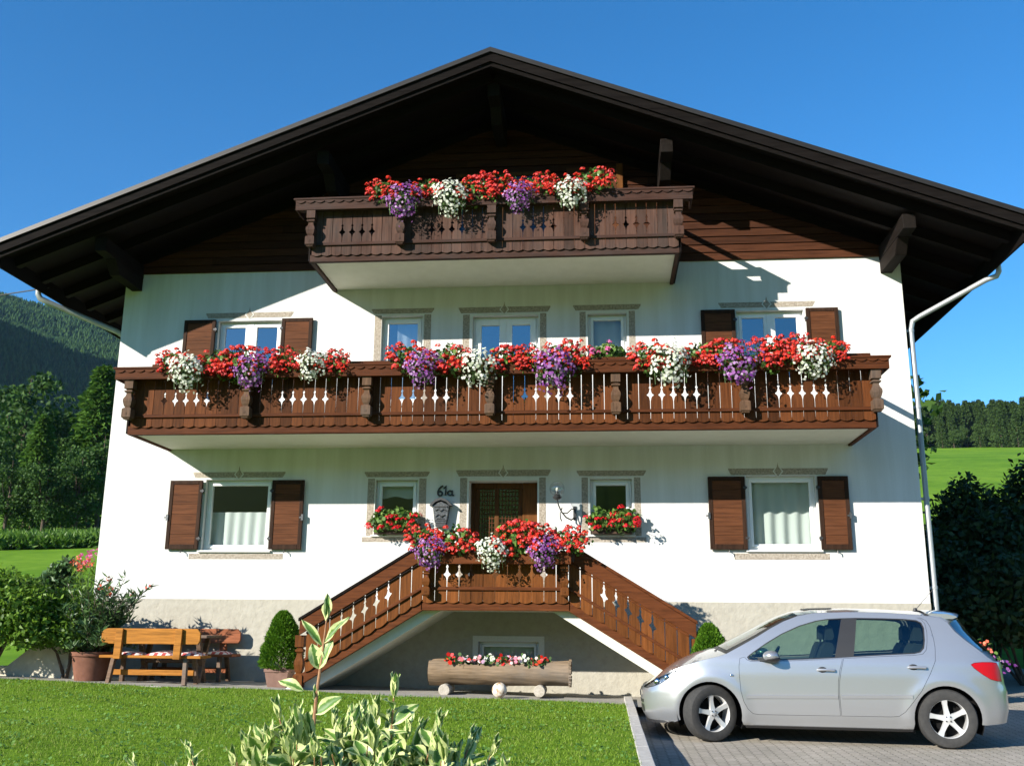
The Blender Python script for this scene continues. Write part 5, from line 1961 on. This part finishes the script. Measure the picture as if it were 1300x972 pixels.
# ================================================================== VARIEGATED DOGWOOD in the foreground
rng = np.random.default_rng(121)
def S(px, py, dy=0.0):
    return np.array([7.42 + (px - 410) * .00316, -12.25 + dy, 1.39 - (py - 758) * .00304])
dog = thing("variegated_dogwood", "variegated dogwood shrub with cream edged leaves in the foreground", "shrub", (7.42, -12.2, .05))
LV, LF, LUV = [], [], []
def dleaf(p, d, nrm, L, w, curl=0.25, fold=0.25):
    """curved leaf: 3 x 7 grid, pointed, folded along the midrib"""
    d = np.asarray(d, float)
    d /= np.linalg.norm(d)
    s_ = np.cross(d, nrm)
    s_ /= max(1e-6, np.linalg.norm(s_))
    nn = np.cross(s_, d)
    base = len(LV)
    ns = 8
    for i in range(ns):
        t = i / (ns - 1)
        ww = w * .5 * (math.sin(math.pi * min(1, t * .93 + .03)) ** .85) * (1.05 - .25 * t)
        if i == ns - 1:
            ww = w * .01
        c = np.asarray(p) + d * L * (t - .12 * curl * t * t) + nn * (-curl * L * t * t * .6)
        for q in (-1, -.5, 0, .5, 1):
            LV.append(c + s_ * ww * q + nn * abs(q) * ww * fold * 2 + nn * .006 * math.sin(t * 9 + q * 3) * abs(q))
    for i in range(ns - 1):
        for q in range(4):
            a = base + i * 5 + q
            LF.append((a, a + 1, a + 6, a + 5))
            for (ii, qq) in ((i, q), (i, q + 1), (i + 1, q + 1), (i + 1, q)):
                LUV.append((qq / 4, ii / (ns - 1)))
st = MB()
CAMV = np.array([0.09, -1, 0.0])
def shoot(pts, rr, n_pairs, L, whorl=True, bare=.35):
    """a stem with opposite leaf pairs and a tuft at the tip"""
    pts = [np.asarray(p, float) for p in pts]
    st.tube(pts, list(np.linspace(rr, rr * .45, len(pts))), 7)
    for k in range(n_pairs):
        q = bare + (1 - bare) * k / max(1, n_pairs)
        i = min(len(pts) - 2, int(q * (len(pts) - 1)))
        p = pts[i] + (pts[i + 1] - pts[i]) * (q * (len(pts) - 1) - i)
        ax = pts[i + 1] - pts[i]
        ax /= np.linalg.norm(ax)
        a = k * math.pi / 2 + rng.normal() * .35
        o1 = np.array([math.cos(a), math.sin(a) * .8, 0])
        for sg in (-1, 1):
            d = o1 * sg * rng.uniform(.6, 1.0) + ax * rng.uniform(.15, 1.2) + rng.normal(size=3) * .2
            dleaf(p, d, ax + rng.normal(size=3) * .35, L * rng.uniform(.65, 1.2), L * rng.uniform(.34, .52), rng.uniform(-.1, .9), rng.uniform(.1, .4))
    if whorl:
        ax = pts[-1] - pts[-2]
        ax /= np.linalg.norm(ax)
        for k in range(4):
            a = k * math.pi / 2 + rng.random()
            d = np.array([math.cos(a) * .28, math.sin(a) * .28, 0]) + ax
            dleaf(pts[-1] - ax * .01, d, np.array([-math.cos(a), -math.sin(a), .4]), L * rng.uniform(.65, .95), L * .30, -.15, .3)
root = lambda x: np.array([x, -12.1 + rng.normal() * .08, .03])
# the tall shoot that stands above the rest
main = [root(7.45), S(404, 990), S(402, 930), S(404, 880), S(408, 838), S(411, 800), S(412, 782)]
st.tube(main, [.011, .009, .008, .007, .006, .004, .003], 8)
def one(px, py, dx, dz, L, w, ny=-1.0, nz=.25, curl=.2, fold=.2, dy=-.15, nxx=0.0):
    dleaf(S(px, py), np.array([dx, dy, dz]), np.array([nxx, ny, nz]), L, w, curl, fold)
one(412, 784, .05, 1, .105, .038, nxx=.5, fold=.28)
one(411, 786, -.02, 1, .10, .036, nxx=-.6, fold=.3, dy=.1)
one(407, 818, -.65, .85, .135, .038, nxx=.5, fold=.30)
one(411, 815, .72, .85, .145, .040, nxx=-.5, fold=.32)
one(405, 848, -.28, 1, .105, .066, nxx=.35, curl=.25)
one(405, 848, .38, 1, .125, .068, nxx=-.3, curl=.3)
one(386, 876, -1, .55, .115, .048, nz=.8, curl=.5)
one(404, 905, .85, .62, .125, .062, nz=.5, curl=.25)
one(402, 925, -.8, .5, .11, .052, nz=.6)
one(403, 890, .0, .8, .07, .025, nxx=.6)
for px, py, L in ((508, 862, .085), (562, 908, .085), (243, 950, .075), (372, 905, .085), (345, 898, .08), (488, 890, .085), (455, 912, .09), (312, 940, .08),
                  (590, 935, .08), (622, 942, .08), (648, 950, .08), (425, 925, .09), (530, 922, .085), (180, 972, .08), (668, 968, .075), (290, 962, .08), (395, 935, .09), (612, 960, .08), (470, 930, .09)):
    x = S(px, py)[0]
    tip = S(px, py, rng.normal() * .12)
    tip[2] -= L * .6
    lean = rng.normal() * .04
    r0 = root(lerp(x, 7.45, .35))
    mid1 = lerp(r0, tip, .55) + np.array([lean, 0, .02])
    mid2 = lerp(r0, tip, .82) + np.array([lean * .6, 0, .01])
    shoot([r0, mid1, mid2, tip], .007, 6, L * 1.45)
for k in range(85):
    px = float(np.clip(rng.normal(465, 115), 165, 690))
    topy = np.interp(px, [160, 240, 330, 400, 510, 560, 690], [985, 978, 948, 925, 925, 938, 982]) + abs(rng.normal()) * 30 + 4
    tip = S(px, topy, rng.normal() * .22)
    r0 = root(lerp(tip[0], 7.45, .4))
    mid1 = lerp(r0, tip, .6) + rng.normal(size=3) * .03
    shoot([r0, mid1, tip], .005, 6, rng.uniform(.11, .17), rng.random() < .8, .3)
o = npmesh("leaves", np.array(LV), np.array(LF), M['variegated'], dog, smooth=True, uv=np.array(LUV))
st.build("stems", M['stem'], dog, smooth=True)

# ================================================================== CAR
car = thing("parked_car", "silver five door hatchback parked on the paved driveway with its front wheels turned", "car", (0, 0, 0))
CW = 1.0
OUT = [(0, 0), (0.004, .2), (0.028, .40), (.075, .55), (.16, .665), (.28, .745), (.45, .80), (.7, .838), (1.0, .853), (1.5, .862), (2.2, .865), (3.0, .862), (3.5, .850),
       (3.8, .825), (3.98, .785), (4.08, .72), (4.15, .61), (4.185, .45), (4.2, .2), (4.202, 0)]
# dense smooth outline by Catmull-Rom
def catmull(P, m=12):
    P = [np.array(p, float) for p in P]
    out = []
    for i in range(len(P) - 1):
        a, b_, c, d = P[max(i - 1, 0)], P[i], P[i + 1], P[min(i + 2, len(P) - 1)]
        for k in range(m):
            t = k / m
            out.append(.5 * ((2 * b_) + (-a + c) * t + (2 * a - 5 * b_ + 4 * c - d) * t * t + (-a + 3 * b_ - 3 * c + d) * t ** 3))
    out.append(P[-1])
    return np.array(out)
OD = catmull(OUT)
OU = np.concatenate([[0], np.cumsum(np.linalg.norm(np.diff(OD, axis=0), axis=1))])
UMAX = OU[-1]
OT = np.gradient(OD, axis=0)
OT /= np.linalg.norm(OT, axis=1, keepdims=True)
ONrm = np.stack([-OT[:, 1], OT[:, 0]], 1)           # outward: left of travel
_order = np.argsort(OD[:, 0])
def s2u(s_):
    return float(np.interp(s_, np.maximum.accumulate(OD[:, 0]), OU))
I_SIDE = [(.10, .075), (.2, .05), (.30, .018), (.33, .012), (.45, .0), (.56, -.004), (.75, .0), (.90, .018), (.95, .032), (1.10, .088), (1.25, .155), (1.40, .232), (1.5, .29)]
I_FRONT = [(.1, .10), (.2, .07), (.28, .02), (.40, 0), (.54, .0), (.60, .03), (.65, .075), (.72, .14), (.81, .23), (.9, .38), (1.2, .8)]
I_REAR = [(.1, .06), (.28, .03), (.40, .0), (.62, .0), (.70, .02), (.93, .035), (.97, .045), (1.06, .10), (1.16, .18), (1.32, .31), (1.43, .40), (1.5, .45)]
def body_pt(u, z, off=0.0, side=1):
    s_ = float(np.interp(u, OU, OD[:, 0]))
    y = float(np.interp(u, OU, OD[:, 1]))
    nx = float(np.interp(u, OU, ONrm[:, 0]))
    ny = float(np.interp(u, OU, ONrm[:, 1]))
    l = math.hypot(nx, ny)
    nx, ny = nx / l, ny / l
    ie = interp(z, I_FRONT) if nx < 0 else interp(z, I_REAR)
    isd = interp(z, I_SIDE)
    fl = 0.0
    for c in (.845, 3.453):
        dd = math.hypot(s_ - c, z - .31)
        if z > .2:
            fl += .016 * math.exp(-((dd - .40) / .075) ** 2)
    # shoulder crease along the flank
    e = (fl + off)
    s2 = s_ - nx * ie + nx * off
    y2 = y - ny * isd + ny * e
    return (s2, -side * y2, z)

def inside(pt, poly):
    x, y = pt
    c = False
    n = len(poly)
    j = n - 1
    for i in range(n):
        if (poly[i][1] > y) != (poly[j][1] > y) and x < (poly[j][0] - poly[i][0]) * (y - poly[i][1]) / (poly[j][1] - poly[i][1]) + poly[i][0]:
            c = not c
        j = i
    return c

def resample(poly, step=.025, closed=True):
    out = []
    n = len(poly)
    for i in range(n if closed else n - 1):
        a, b_ = poly[i], poly[(i + 1) % n]
        k = max(1, int(math.hypot(b_[0] - a[0], b_[1] - a[1]) / step))
        for q in range(k):
            out.append((lerp(a[0], b_[0], q / k), lerp(a[1], b_[1], q / k)))
    return out

def smooth_poly(poly, sub=4):
    """rounded closed curve through the points"""
    n = len(poly)
    P = [np.array(p, float) for p in poly]
    out = []
    for i in range(n):
        a, b_, c, d = P[(i - 1) % n], P[i], P[(i + 1) % n], P[(i + 2) % n]
        for k in range(sub):
            t = k / sub
            out.append(tuple(.5 * ((2 * b_) + (-a + c) * t + (2 * a - 5 * b_ + 4 * c - d) * t * t + (-a + 3 * b_ - 3 * c + d) * t ** 3)))
    return out

def grow(poly, d):
    """offset a closed polygon inwards by d (positive shrinks)"""
    n = len(poly)
    a = sum(poly[i][0] * poly[(i + 1) % n][1] - poly[(i + 1) % n][0] * poly[i][1] for i in range(n))
    sg = 1 if a > 0 else -1
    out = []
    for i in range(n):
        p, q, r = np.array(poly[i - 1]), np.array(poly[i]), np.array(poly[(i + 1) % n])
        e1, e2 = q - p, r - q
        n1 = np.array([-e1[1], e1[0]]) / max(1e-9, np.linalg.norm(e1))
        n2 = np.array([-e2[1], e2[0]]) / max(1e-9, np.linalg.norm(e2))
        m = n1 + n2
        m /= max(.5, np.linalg.norm(m))
        out.append(tuple(q + sg * m * d))
    return out

def us(poly):
    return [(s2u(s_), z) for s_, z in poly]

def panel(name, poly, mat, parent, holes=(), off=0.0, step=.035, side=1, pre_u=False, obj=None):
    P = resample(poly if pre_u else us(poly), .022)
    H = [resample(h if pre_u else us(h), .022) for h in holes]
    verts = [Vector(p) for p in P]
    edges = [(i, (i + 1) % len(P)) for i in range(len(P))]
    for h in H:
        k = len(verts)
        verts += [Vector(p) for p in h]
        edges += [(k + i, k + (i + 1) % len(h)) for i in range(len(h))]
    u0, u1 = min(p[0] for p in P), max(p[0] for p in P)
    z0, z1 = min(p[1] for p in P), max(p[1] for p in P)
    row = 0
    z = z0 + step * .5
    while z < z1:
        u = u0 + step * (.5 if row % 2 else 1.0)
        while u < u1:
            if inside((u, z), P) and not any(inside((u, z), h) for h in H):
                verts.append(Vector((u, z)))
            u += step
        z += step * .87
        row += 1
    vo, eo, fo, *_ = delaunay_2d_cdt(verts, edges, [], 0, 1e-5)
    b = MB()
    b.v = [body_pt(v.x, v.y, off, side) for v in vo]
    for f in fo:
        c = (sum(vo[i].x for i in f) / len(f), sum(vo[i].y for i in f) / len(f))
        if inside(c, P) and not any(inside(c, h) for h in H):
            b.f.append(tuple(f) if side > 0 else tuple(f[::-1]))
    o = b.build(name, mat, parent, smooth=True, rel=False, sharp=60)
    return o

# outlines in side view: s along the car from the front bumper, z up
WIN = [(1.285, .955), (1.30, .925), (1.34, .915), (1.5, .912), (1.77, .926), (2.08, .942), (2.38, .962), (2.49, .970), (2.85, .995), (3.16, 1.012), (3.23, 1.03), (3.275, 1.075), (3.30, 1.16), (3.318, 1.30),
       (3.30, 1.36), (3.25, 1.388), (3.10, 1.402), (2.86, 1.408), (2.58, 1.410), (2.41, 1.405), (2.24, 1.395), (2.11, 1.375), (1.91, 1.315), (1.7, 1.222), (1.51, 1.112), (1.35, 1.005)]
FD = [(1.255, .955), (1.20, .94), (1.188, .85), (1.19, .75), (1.203, .57), (1.23, .46), (1.275, .375), (1.33, .325), (1.40, .315), (2.30, .322), (2.295, .45), (2.29, .57), (2.30, .70), (2.325, .82), (2.365, .955), (2.08, .936), (1.77, .920), (1.5, .906), (1.33, .908), (1.285, .925)]
RD = [(2.31, .322), (2.85, .325), (2.93, .332), (3.0, .38), (3.10, .50), (3.19, .61), (3.31, .81), (3.375, .94), (3.398, 1.08), (3.402, 1.19), (3.39, 1.32), (3.36, 1.385), (3.30, 1.418), (3.25, 1.412), (3.30, 1.40), (3.335, 1.35), (3.338, 1.25),
      (3.32, 1.15), (3.295, 1.06), (3.25, 1.015), (3.16, 1.0), (2.85, .985), (2.49, .962), (2.375, .955), (2.335, .82), (2.31, .70), (2.30, .57), (2.303, .45)]
HL = [(.035, .575), (.06, .625), (.11, .672), (.20, .715), (.31, .762), (.44, .802), (.40, .745), (.33, .685), (.25, .63), (.17, .595), (.09, .572)]
TL = [(3.75, .905), (3.79, .925), (3.88, .934), (3.99, .934), (4.07, .925), (4.10, .84), (4.10, .72), (4.03, .725), (3.95, .745), (3.86, .80), (3.78, .865)]
def arch(c, zc, r, a0, a1, n=22):
    return [(c + r * math.cos(R(a)), zc + r * math.sin(R(a))) for a in np.linspace(a0, a1, n)]
HOODE = [(0.0, .600), (.03, .612), (.08, .642), (.16, .690), (.28, .752), (.45, .822), (.70, .898), (.96, .958), (1.04, .985)]
APIL = [(1.23, 1.085), (1.42, 1.188), (1.58, 1.282), (1.74, 1.365), (1.91, 1.428), (2.10, 1.462), (2.5, 1.478), (2.9, 1.470), (3.3, 1.446), (3.52, 1.418)]
QUART = [(3.60, 1.365), (3.66, 1.265), (3.76, 1.165), (3.90, 1.045), (3.965, .985), (4.02, .945)]
AR = .362
top = us(HOODE)
top[0] = (0.0, .600)
body_u = [(0.0, .215)] + [(0.0, .60)] + top[1:] + us(APIL) + us(QUART) + [(s2u(4.10), .935), (UMAX - .25, .935), (UMAX, .935), (UMAX, .30)] + \
    us([(4.1, .275), (3.86, .255)] + arch(3.453, .31, AR, -8, 188)[0:] + [(3.08, .195), (1.22, .195)] + arch(.845, .31, AR, -10, 192) + [(.42, .205), (.15, .215)])
def fix_arch(P):
    return P
for side, sname in ((1, "left"), (-1, "right")):
    bd = panel("body", body_u, M['car'], car, [us(WIN), us(FD), us(RD), us(HL), us(TL)], side=side, pre_u=True)
    fd = panel("front_door", grow(us(FD), .004), M['car'], car, side=side, pre_u=True)
    rd = panel("rear_door", grow(us(RD), .004), M['car'], car, side=side, pre_u=True)
    FGL = [p for p in WIN if p[0] <= 2.31] 
    fg = [(1.30, .955), (1.312, .93), (1.36, .92), (1.5, .918), (1.77, .932), (2.08, .948), (2.285, .962), (2.405, 1.397), (2.24, 1.388), (2.11, 1.368), (1.91, 1.308), (1.7, 1.215), (1.51, 1.105), (1.36, 1.005)]
    rg_ = [(2.49, .978), (2.85, 1.002), (3.16, 1.02), (3.22, 1.035), (3.265, 1.08), (3.29, 1.16), (3.308, 1.30), (3.29, 1.355), (3.24, 1.38), (3.10, 1.394), (2.86, 1.400), (2.575, 1.402)]
    panel("side_window", fg, M['car_glass'], car, off=-.012, side=side)
    panel("side_window", rg_, M['car_glass'], car, off=-.012, side=side)
    panel("window_seal", grow(us(WIN), -.004), M['car_trim'], car, [grow(us(fg), .004), grow(us(rg_), .004)], off=-.006, side=side, pre_u=True)
    # dark liner behind seams and below the windows
    panel("door_liner", [(.55, .22), (3.75, .22), (3.75, .90), (3.3, .93), (2.3, .915), (1.3, .87), (1.05, .86), (.6, .72)], M['car_dark'], car,
          [arch(.845, .31, .40, 0, 350), arch(3.453, .31, .40, 0, 350)], off=-.035, step=.12, side=side)
    panel("tail_lamp", grow(us(TL), .004), M['lamp_red'], car, off=.003, side=side, pre_u=True)
    panel("lamp_lens", grow(us(HL), .003), M['lamp_clear'], car, off=.002, side=side, pre_u=True)
    hl = panel("lamp_bowl", us(HL), M['lamp_bowl'], car, off=-.03, side=side, pre_u=True)
    panel("lamp_surround", us(HL), M['car_trim'], car, [grow(us(HL), .011)], off=.0005, side=side, pre_u=True)
    for s0, z0, rr in ((.165, .652, .048), (.285, .705, .040)):
        b = MB()
        b.ball(body_pt(s2u(s0), z0, -.035, side), rr, 16, 10)
        b.build("lamp_projector", M['chrome'], car, smooth=True, rel=False)
    # rubbing strips
    for a0, a1, z0, z1, dd in ((1.265, 2.285, .525, .545, fd), (2.325, 3.09, .546, .562, rd)):
        rows = []
        for q, oo in ((-.026, .0), (-.020, .011), (.014, .013), (.020, .0)):
            rows.append([body_pt(s2u(lerp(a0, a1, t)), lerp(z0, z1, t) + q - .012, oo, side) for t in np.linspace(0, 1, 12)])
        b = MB()
        b.grid(rows if side < 0 else [r[::-1] for r in rows])
        b.build("rubbing_strip", M['car'], dd, smooth=True, rel=False, sharp=30)
    for s0, z0, dd in ((2.17, .822, fd), (3.165, .865, rd)):
        b = MB()
        c = body_pt(s2u(s0), z0, .0, side)
        b.ball((c[0] - .04, c[1], c[2] + .002), (.052, .010, .034), 16, 8)
        b.build("handle_recess", M['car_trim'], dd, smooth=True, rel=False)
        b = MB()
        pts = [body_pt(s2u(s0 + q), z0 + .004 * math.sin((q + .09) / .18 * 3.14), o_, side) for q, o_ in ((-.095, .006), (-.085, .026), (-.03, .034), (.03, .034), (.085, .03), (.10, .008))]
        b.tube(pts, [.010, .013, .014, .014, .016, .012], 8)
        b.build("door_handle", M['car'], dd, smooth=True, rel=False)
    # door mirror
    b = MB()
    c = body_pt(s2u(1.52), .965, 0, side)
    yo = -side
    b.ball((1.56, c[1] + yo * .13, .972), (.095, .105, .062), 18, 12)
    mi = b.build("door_mirror", M['car'], car, smooth=True, rel=False)
    b = MB()
    b.beam((1.43, c[1] - yo * .02, .925), (1.55, c[1] + yo * .08, .935), .05, .04)
    b.ball((1.575, c[1] + yo * .13, .940), (.09, .098, .038), 16, 8)
    b.build("mirror_foot", M['car_trim'], mi, smooth=True, rel=False)
    b = MB()
    c = body_pt(s2u(1.105), .745, .003, side)
    b.ball(c, (.026, .008, .014), 12, 8)
    b.build("side_repeater", M['chrome'], car, smooth=True, rel=False)
# rows across the car from edge to mirrored edge
def across(u, z, ds, dz, n=17, pw=2.2):
    e = body_pt(u, z, 0, 1)
    row = []
    for k in range(n):
        q = -1 + 2 * k / (n - 1)
        f = 1 - abs(q) ** pw
        row.append((e[0] + ds * f, e[1] * -q, e[2] + dz * f))
    return row
def upts(pts, step=.05):
    out = [pts[0]]
    for a, b_ in zip(pts[:-1], pts[1:]):
        k = max(1, int(math.hypot(b_[0] - a[0], b_[1] - a[1]) / step))
        out += [(lerp(a[0], b_[0], q / k), lerp(a[1], b_[1], q / k)) for q in range(1, k + 1)]
    return out
hp = upts(top)
rows = []
for u, z in hp:
    s_ = float(np.interp(u, OU, OD[:, 0]))
    rows.append(across(u, z + .001, interp(s_, [(0, 0), (.1, 0), (.45, 0), (.8, -.06), (1.04, -.15)]), interp(s_, [(0, 0), (.05, .01), (.16, .035), (.28, .062), (.45, .082), (.7, .088), (.96, .075), (1.04, .055)])))
b = MB()
b.grid(rows)
b.build("bonnet", M['car'], car, smooth=True, rel=False)
wp = upts([us([(1.04, .985)])[0]] + us(APIL[:5]))
rows = []
for u, z in wp:
    t = (z - .985) / (1.428 - .985)
    rows.append(across(u, z + .002, lerp(-.15, -.05, t), lerp(.058, .055, t)))
b = MB()
b.grid([r[1:-1] for r in rows[1:]])
b.build("windscreen", M['car_glass'], car, smooth=True, rel=False)
b = MB()
b.grid([[p for p in across(u, z + .001, lerp(-.15, -.05, (z - .985) / .443) * .98, .05)][0:2] for u, z in wp])
b.grid([[p for p in across(u, z + .001, lerp(-.15, -.05, (z - .985) / .443) * .98, .05)][-2:] for u, z in wp])
b.grid([[(p[0] - .005, p[1], p[2] - .004) for p in across(wp[0][0], wp[0][1], -.15, .052)], [(p[0] + .01, p[1], p[2]) for p in across(wp[1][0], wp[1][1], -.14, .052)]])
b.build("windscreen_frame", M['car_trim'], car, smooth=True, rel=False)
b = MB()
b.beam((.93, -.55, 1.015), (1.05, .05, 1.065), .02, .012)
b.beam((.93, .0, 1.03), (1.05, .5, 1.05), .02, .012)
b.build("wiper", M['car_trim'], car, rel=False)
rp = upts(us(APIL[4:]))
rows = []
for u, z in rp:
    s_ = float(np.interp(u, OU, OD[:, 0]))
    rows.append(across(u, z + .002, interp(s_, [(1.91, -.05), (2.3, 0), (3.2, 0), (3.52, .12)]), interp(s_, [(1.91, .055), (2.3, .05), (3.0, .048), (3.52, .055)])))
b = MB()
b.grid(rows)
b.build("car_roof", M['car'], car, smooth=True, rel=False)
b = MB()                                              # dark sunroof panel and raised edge
b.grid([[(p[0], p[1] * .78, p[2] + .012) for p in r[3:-3]] for r in rows[2:9]])
b.build("sunroof", M['car_trim'], car, smooth=True, rel=False)
# tailgate
qp = upts([us([(3.52, 1.418)])[0]] + us(QUART))
rows = []
for u, z in qp:
    rows.append(across(u, z + .001, interp(z, [(.945, .17), (.985, .20), (1.16, .235), (1.36, .235), (1.418, .12)]), interp(z, [(.9, 0), (1.2, .0), (1.418, .055)])))
b = MB()
b.grid(rows)
tg = b.build("tailgate", M['car'], car, smooth=True, rel=False)
b = MB()
b.grid([[(p[0] + .012, p[1] * 1.0, p[2] + .006) for p in r[0:]] for r, (u, z) in zip(rows, qp) if 1.01 < z < 1.372])
b.build("rear_window", M['car_glass_dark'], car, smooth=True, rel=False)
b = MB()                                              # spoiler over the rear window
sp = []
for q in np.linspace(-1, 1, 13):
    f = 1 - abs(q) ** 2.4
    yy = .545 * q
    sp.append(((3.36, yy, 1.468 + .045 * f), (3.60, yy, 1.462 + .05 * f), (3.70 + .09 * f, yy, 1.437 + .047 * f), (3.71 + .095 * f, yy, 1.422 + .045 * f), (3.66 + .09 * f, yy, 1.405 + .045 * f), (3.50, yy, 1.405 + .04 * f)))
b.grid([[r[i] for i in range(6)] for r in sp][::-1])
b.add(list(sp[0]), [tuple(range(6))])
b.add(list(sp[-1]), [tuple(range(5, -1, -1))])
b.build("spoiler", M['car'], car, smooth=True, rel=False, sharp=50)
b = MB()
b.lathe([(.028, 0), (.02, .03), (.006, .035)], 3.36, 0, 10, 1.505)
b.tube([(3.37, 0, 1.525), (3.62, 0, 1.80)], [.005, .002], 6)
b.build("aerial", M['car_trim'], car, rel=False)
# underbody, wheel wells, bumper lip
b = MB()
b.box(1.25, 3.05, -.72, .72, .19, .30)
b.box(.35, 3.80, -.55, .55, .301, .62)
b.build("underbody", M['car_dark'], car, rel=False)
for c in (.845, 3.453):
    for sd in (-1, 1):
        b = MB()
        rows = []
        for yy in (.56, .80):
            rows.append([(c + .385 * math.cos(R(a)), sd * yy, .31 + .385 * math.sin(R(a))) for a in np.linspace(-25, 205, 24)])
        b.grid(rows)
        b.grid([[(c, sd * .56, .31)] * 24, rows[0]])
        b.build("wheel_well", M['car_dark'], car, rel=False)
b = MB()
for side in (1, -1):
    pl = [(.14, .0), (.25, .0), (.43, .0)]
    b.grid([[body_pt(u, .215, .004, side) for u in np.linspace(0, s2u(.40), 16)], [body_pt(u, .185 + .03 * sstep(.25, .42, float(np.interp(u, OU, OD[:, 0]))), .012, side) for u in np.linspace(0, s2u(.40), 16)]])
    b.grid([[body_pt(u, .200, .002, side) for u in np.linspace(s2u(1.24), s2u(3.08), 16)], [body_pt(u, .165, -.02, side) for u in np.linspace(s2u(1.24), s2u(3.08), 16)]])
b.build("lower_lip", M['car_trim'], car, rel=False)
b = MB()                                              # grille opening and lower intake on the nose
for z0, z1, uu in ((.30, .44, .52), (.53, .575, .34)):
    rows = []
    for z in (z0, z1):
        rows.append([body_pt(abs(q), z, .004, -1 if q > 0 else 1) for q in np.linspace(-uu, uu, 21)])
    b.grid(rows)
b.build("grille", M['car_trim'], car, rel=False)
b = MB()
b.grid([[body_pt(abs(q), z, .010, -1 if q > 0 else 1) for q in np.linspace(-.26, .26, 9)] for z in (.455, .525)])
b.build("number_plate", M['pvc'], car, rel=False)

def wheel(s_, lat, steer, name="wheel"):
    w = bpy.data.objects.new(name, None)
    COL.objects.link(w)
    w.parent = car
    w.location = (s_, lat, .316)
    w.rotation_euler = (0, 0, steer + (math.pi if lat > 0 else 0))
    b = MB()                                          # local: outer face towards -y
    b.lathe([(.205, -.095), (.215, -.10), (.275, -.104), (.300, -.096), (.314, -.070), (.317, -.02), (.317, .04), (.312, .085), (.29, .105), (.20, .10)], 0, 0, 48, 0, axis='y', caps=False)
    b.build("tyre", M['tyre'], w, smooth=True, rel=False)
    b = MB()
    b.lathe([(.200, .08), (.196, -.06), (.200, -.085), (.212, -.098), (.222, -.098), (.216, -.088)], 0, 0, 48, 0, axis='y', caps=False)
    b.lathe([(.046, -.02), (.046, -.078), (.036, -.084), (.0, -.086)], 0, 0, 20, 0, axis='y', caps=False)
    for k in range(5):
        a = R(90 + 72 * k + 8)
        ca, sa = math.cos(a), math.sin(a)
        def sp_(r, t, y_):
            return (r * ca - t * sa, y_, r * sa + t * ca)
        prof = [(.035, .036, -.080), (.09, .028, -.074), (.15, .026, -.078), (.205, .036, -.090)]
        vs_, fs_ = [], []
        for r, hw, yy in prof:
            vs_ += [sp_(r, -hw, yy + .03), sp_(r, -hw * .85, yy), sp_(r, hw * .85, yy), sp_(r, hw, yy + .03)]
        for i in range(3):
            for j in range(3):
                fs_.append((i * 4 + j, i * 4 + j + 1, (i + 1) * 4 + j + 1, (i + 1) * 4 + j))
        b.add(vs_, fs_)
    b.build("rim", M['alloy'], w, smooth=True, rel=False, sharp=35)
    b = MB()
    b.lathe([(.0, .02), (.15, .02), (.15, .035), (0, .036)], 0, 0, 28, 0, axis='y', caps=False)
    b.lathe([(.0, .055), (.198, .055)], 0, 0, 28, 0, axis='y', caps=False)
    b.build("brake_disc", M['car_dark'], w, rel=False)
    b = MB()
    for k in range(4):
        a = R(45 + 90 * k)
        b.lathe([(.009, -.088), (.007, -.094)], .033 * math.cos(a), 0, 8, .033 * math.sin(a), axis='y')
    b.build("wheel_bolts", M['car_trim'], w, rel=False)
for s_, lat, stq in ((.845, -.745, R(30)), (.845, .745, R(30)), (3.453, -.755, 0), (3.453, .755, 0)):
    wheel(s_, lat, stq)

# interior
for sx, sy, rear in ((1.95, -.36, 0), (1.95, .36, 0), (2.95, -.36, 1), (2.95, .36, 1)):
    b = MB()
    b.prism([(sx - .45, .40), (sx + .10, .38), (sx + .12, .52), (sx - .45, .56)], sy - .24, sy + .24)
    b.prism([(sx + .02, .50), (sx + .16, .48), (sx + .36, 1.05), (sx + .34, 1.12), (sx + .26, 1.12), (sx + .22, 1.06)], sy - .23, sy + .23)
    b.prism([(sx + .27, 1.15), (sx + .36, 1.15), (sx + .38, 1.20), (sx + .36, 1.31), (sx + .31, 1.33), (sx + .28, 1.30)], sy - .125, sy + .125)
    b.tube([(sx + .30, sy - .05, 1.10), (sx + .31, sy - .05, 1.17)], .008, 6)
    b.tube([(sx + .30, sy + .05, 1.10), (sx + .31, sy + .05, 1.17)], .008, 6)
    b.build("car_seat", M['seat_cloth'], car, bevel=.03, rel=False)
b = MB()
b.prism([(1.02, .60), (1.50, .62), (1.52, .84), (1.38, .93), (1.10, .95)], -.66, .66)
b.build("dashboard", M['seat_cloth'], car, bevel=.02, rel=False)
b = MB()
ring = [(1.60 + .09 * math.sin(a) , -.36 + .185 * math.cos(a), .90 + .165 * math.sin(a)) for a in np.linspace(0, 2 * math.pi, 28)]
b.tube(ring, .014, 8, False)
b.beam((1.60, -.54, .90), (1.60, -.18, .90), .03, .03)
b.beam((1.60, -.36, .88), (1.44, -.36, .80), .05, .05)
b.build("steering_wheel", M['car_trim'], car, rel=False)
b = MB()
b.ball((1.62, 0, 1.32), (.02, .11, .035), 12, 8)
b.build("rear_view_mirror", M['car_trim'], car, rel=False)
car.location = (9.758 - .845 * math.cos(R(-5.68)), -4.043 - .845 * math.sin(R(-5.68)), 0.004)
# the measured wheel line is that of the near tyres' outer faces: shift the centre line away from the camera
nrm = Vector((math.sin(R(5.68)), math.cos(R(5.68)), 0))
car.location = Vector(car.location) + nrm * .85
car.rotation_euler = (0, 0, R(-5.68))
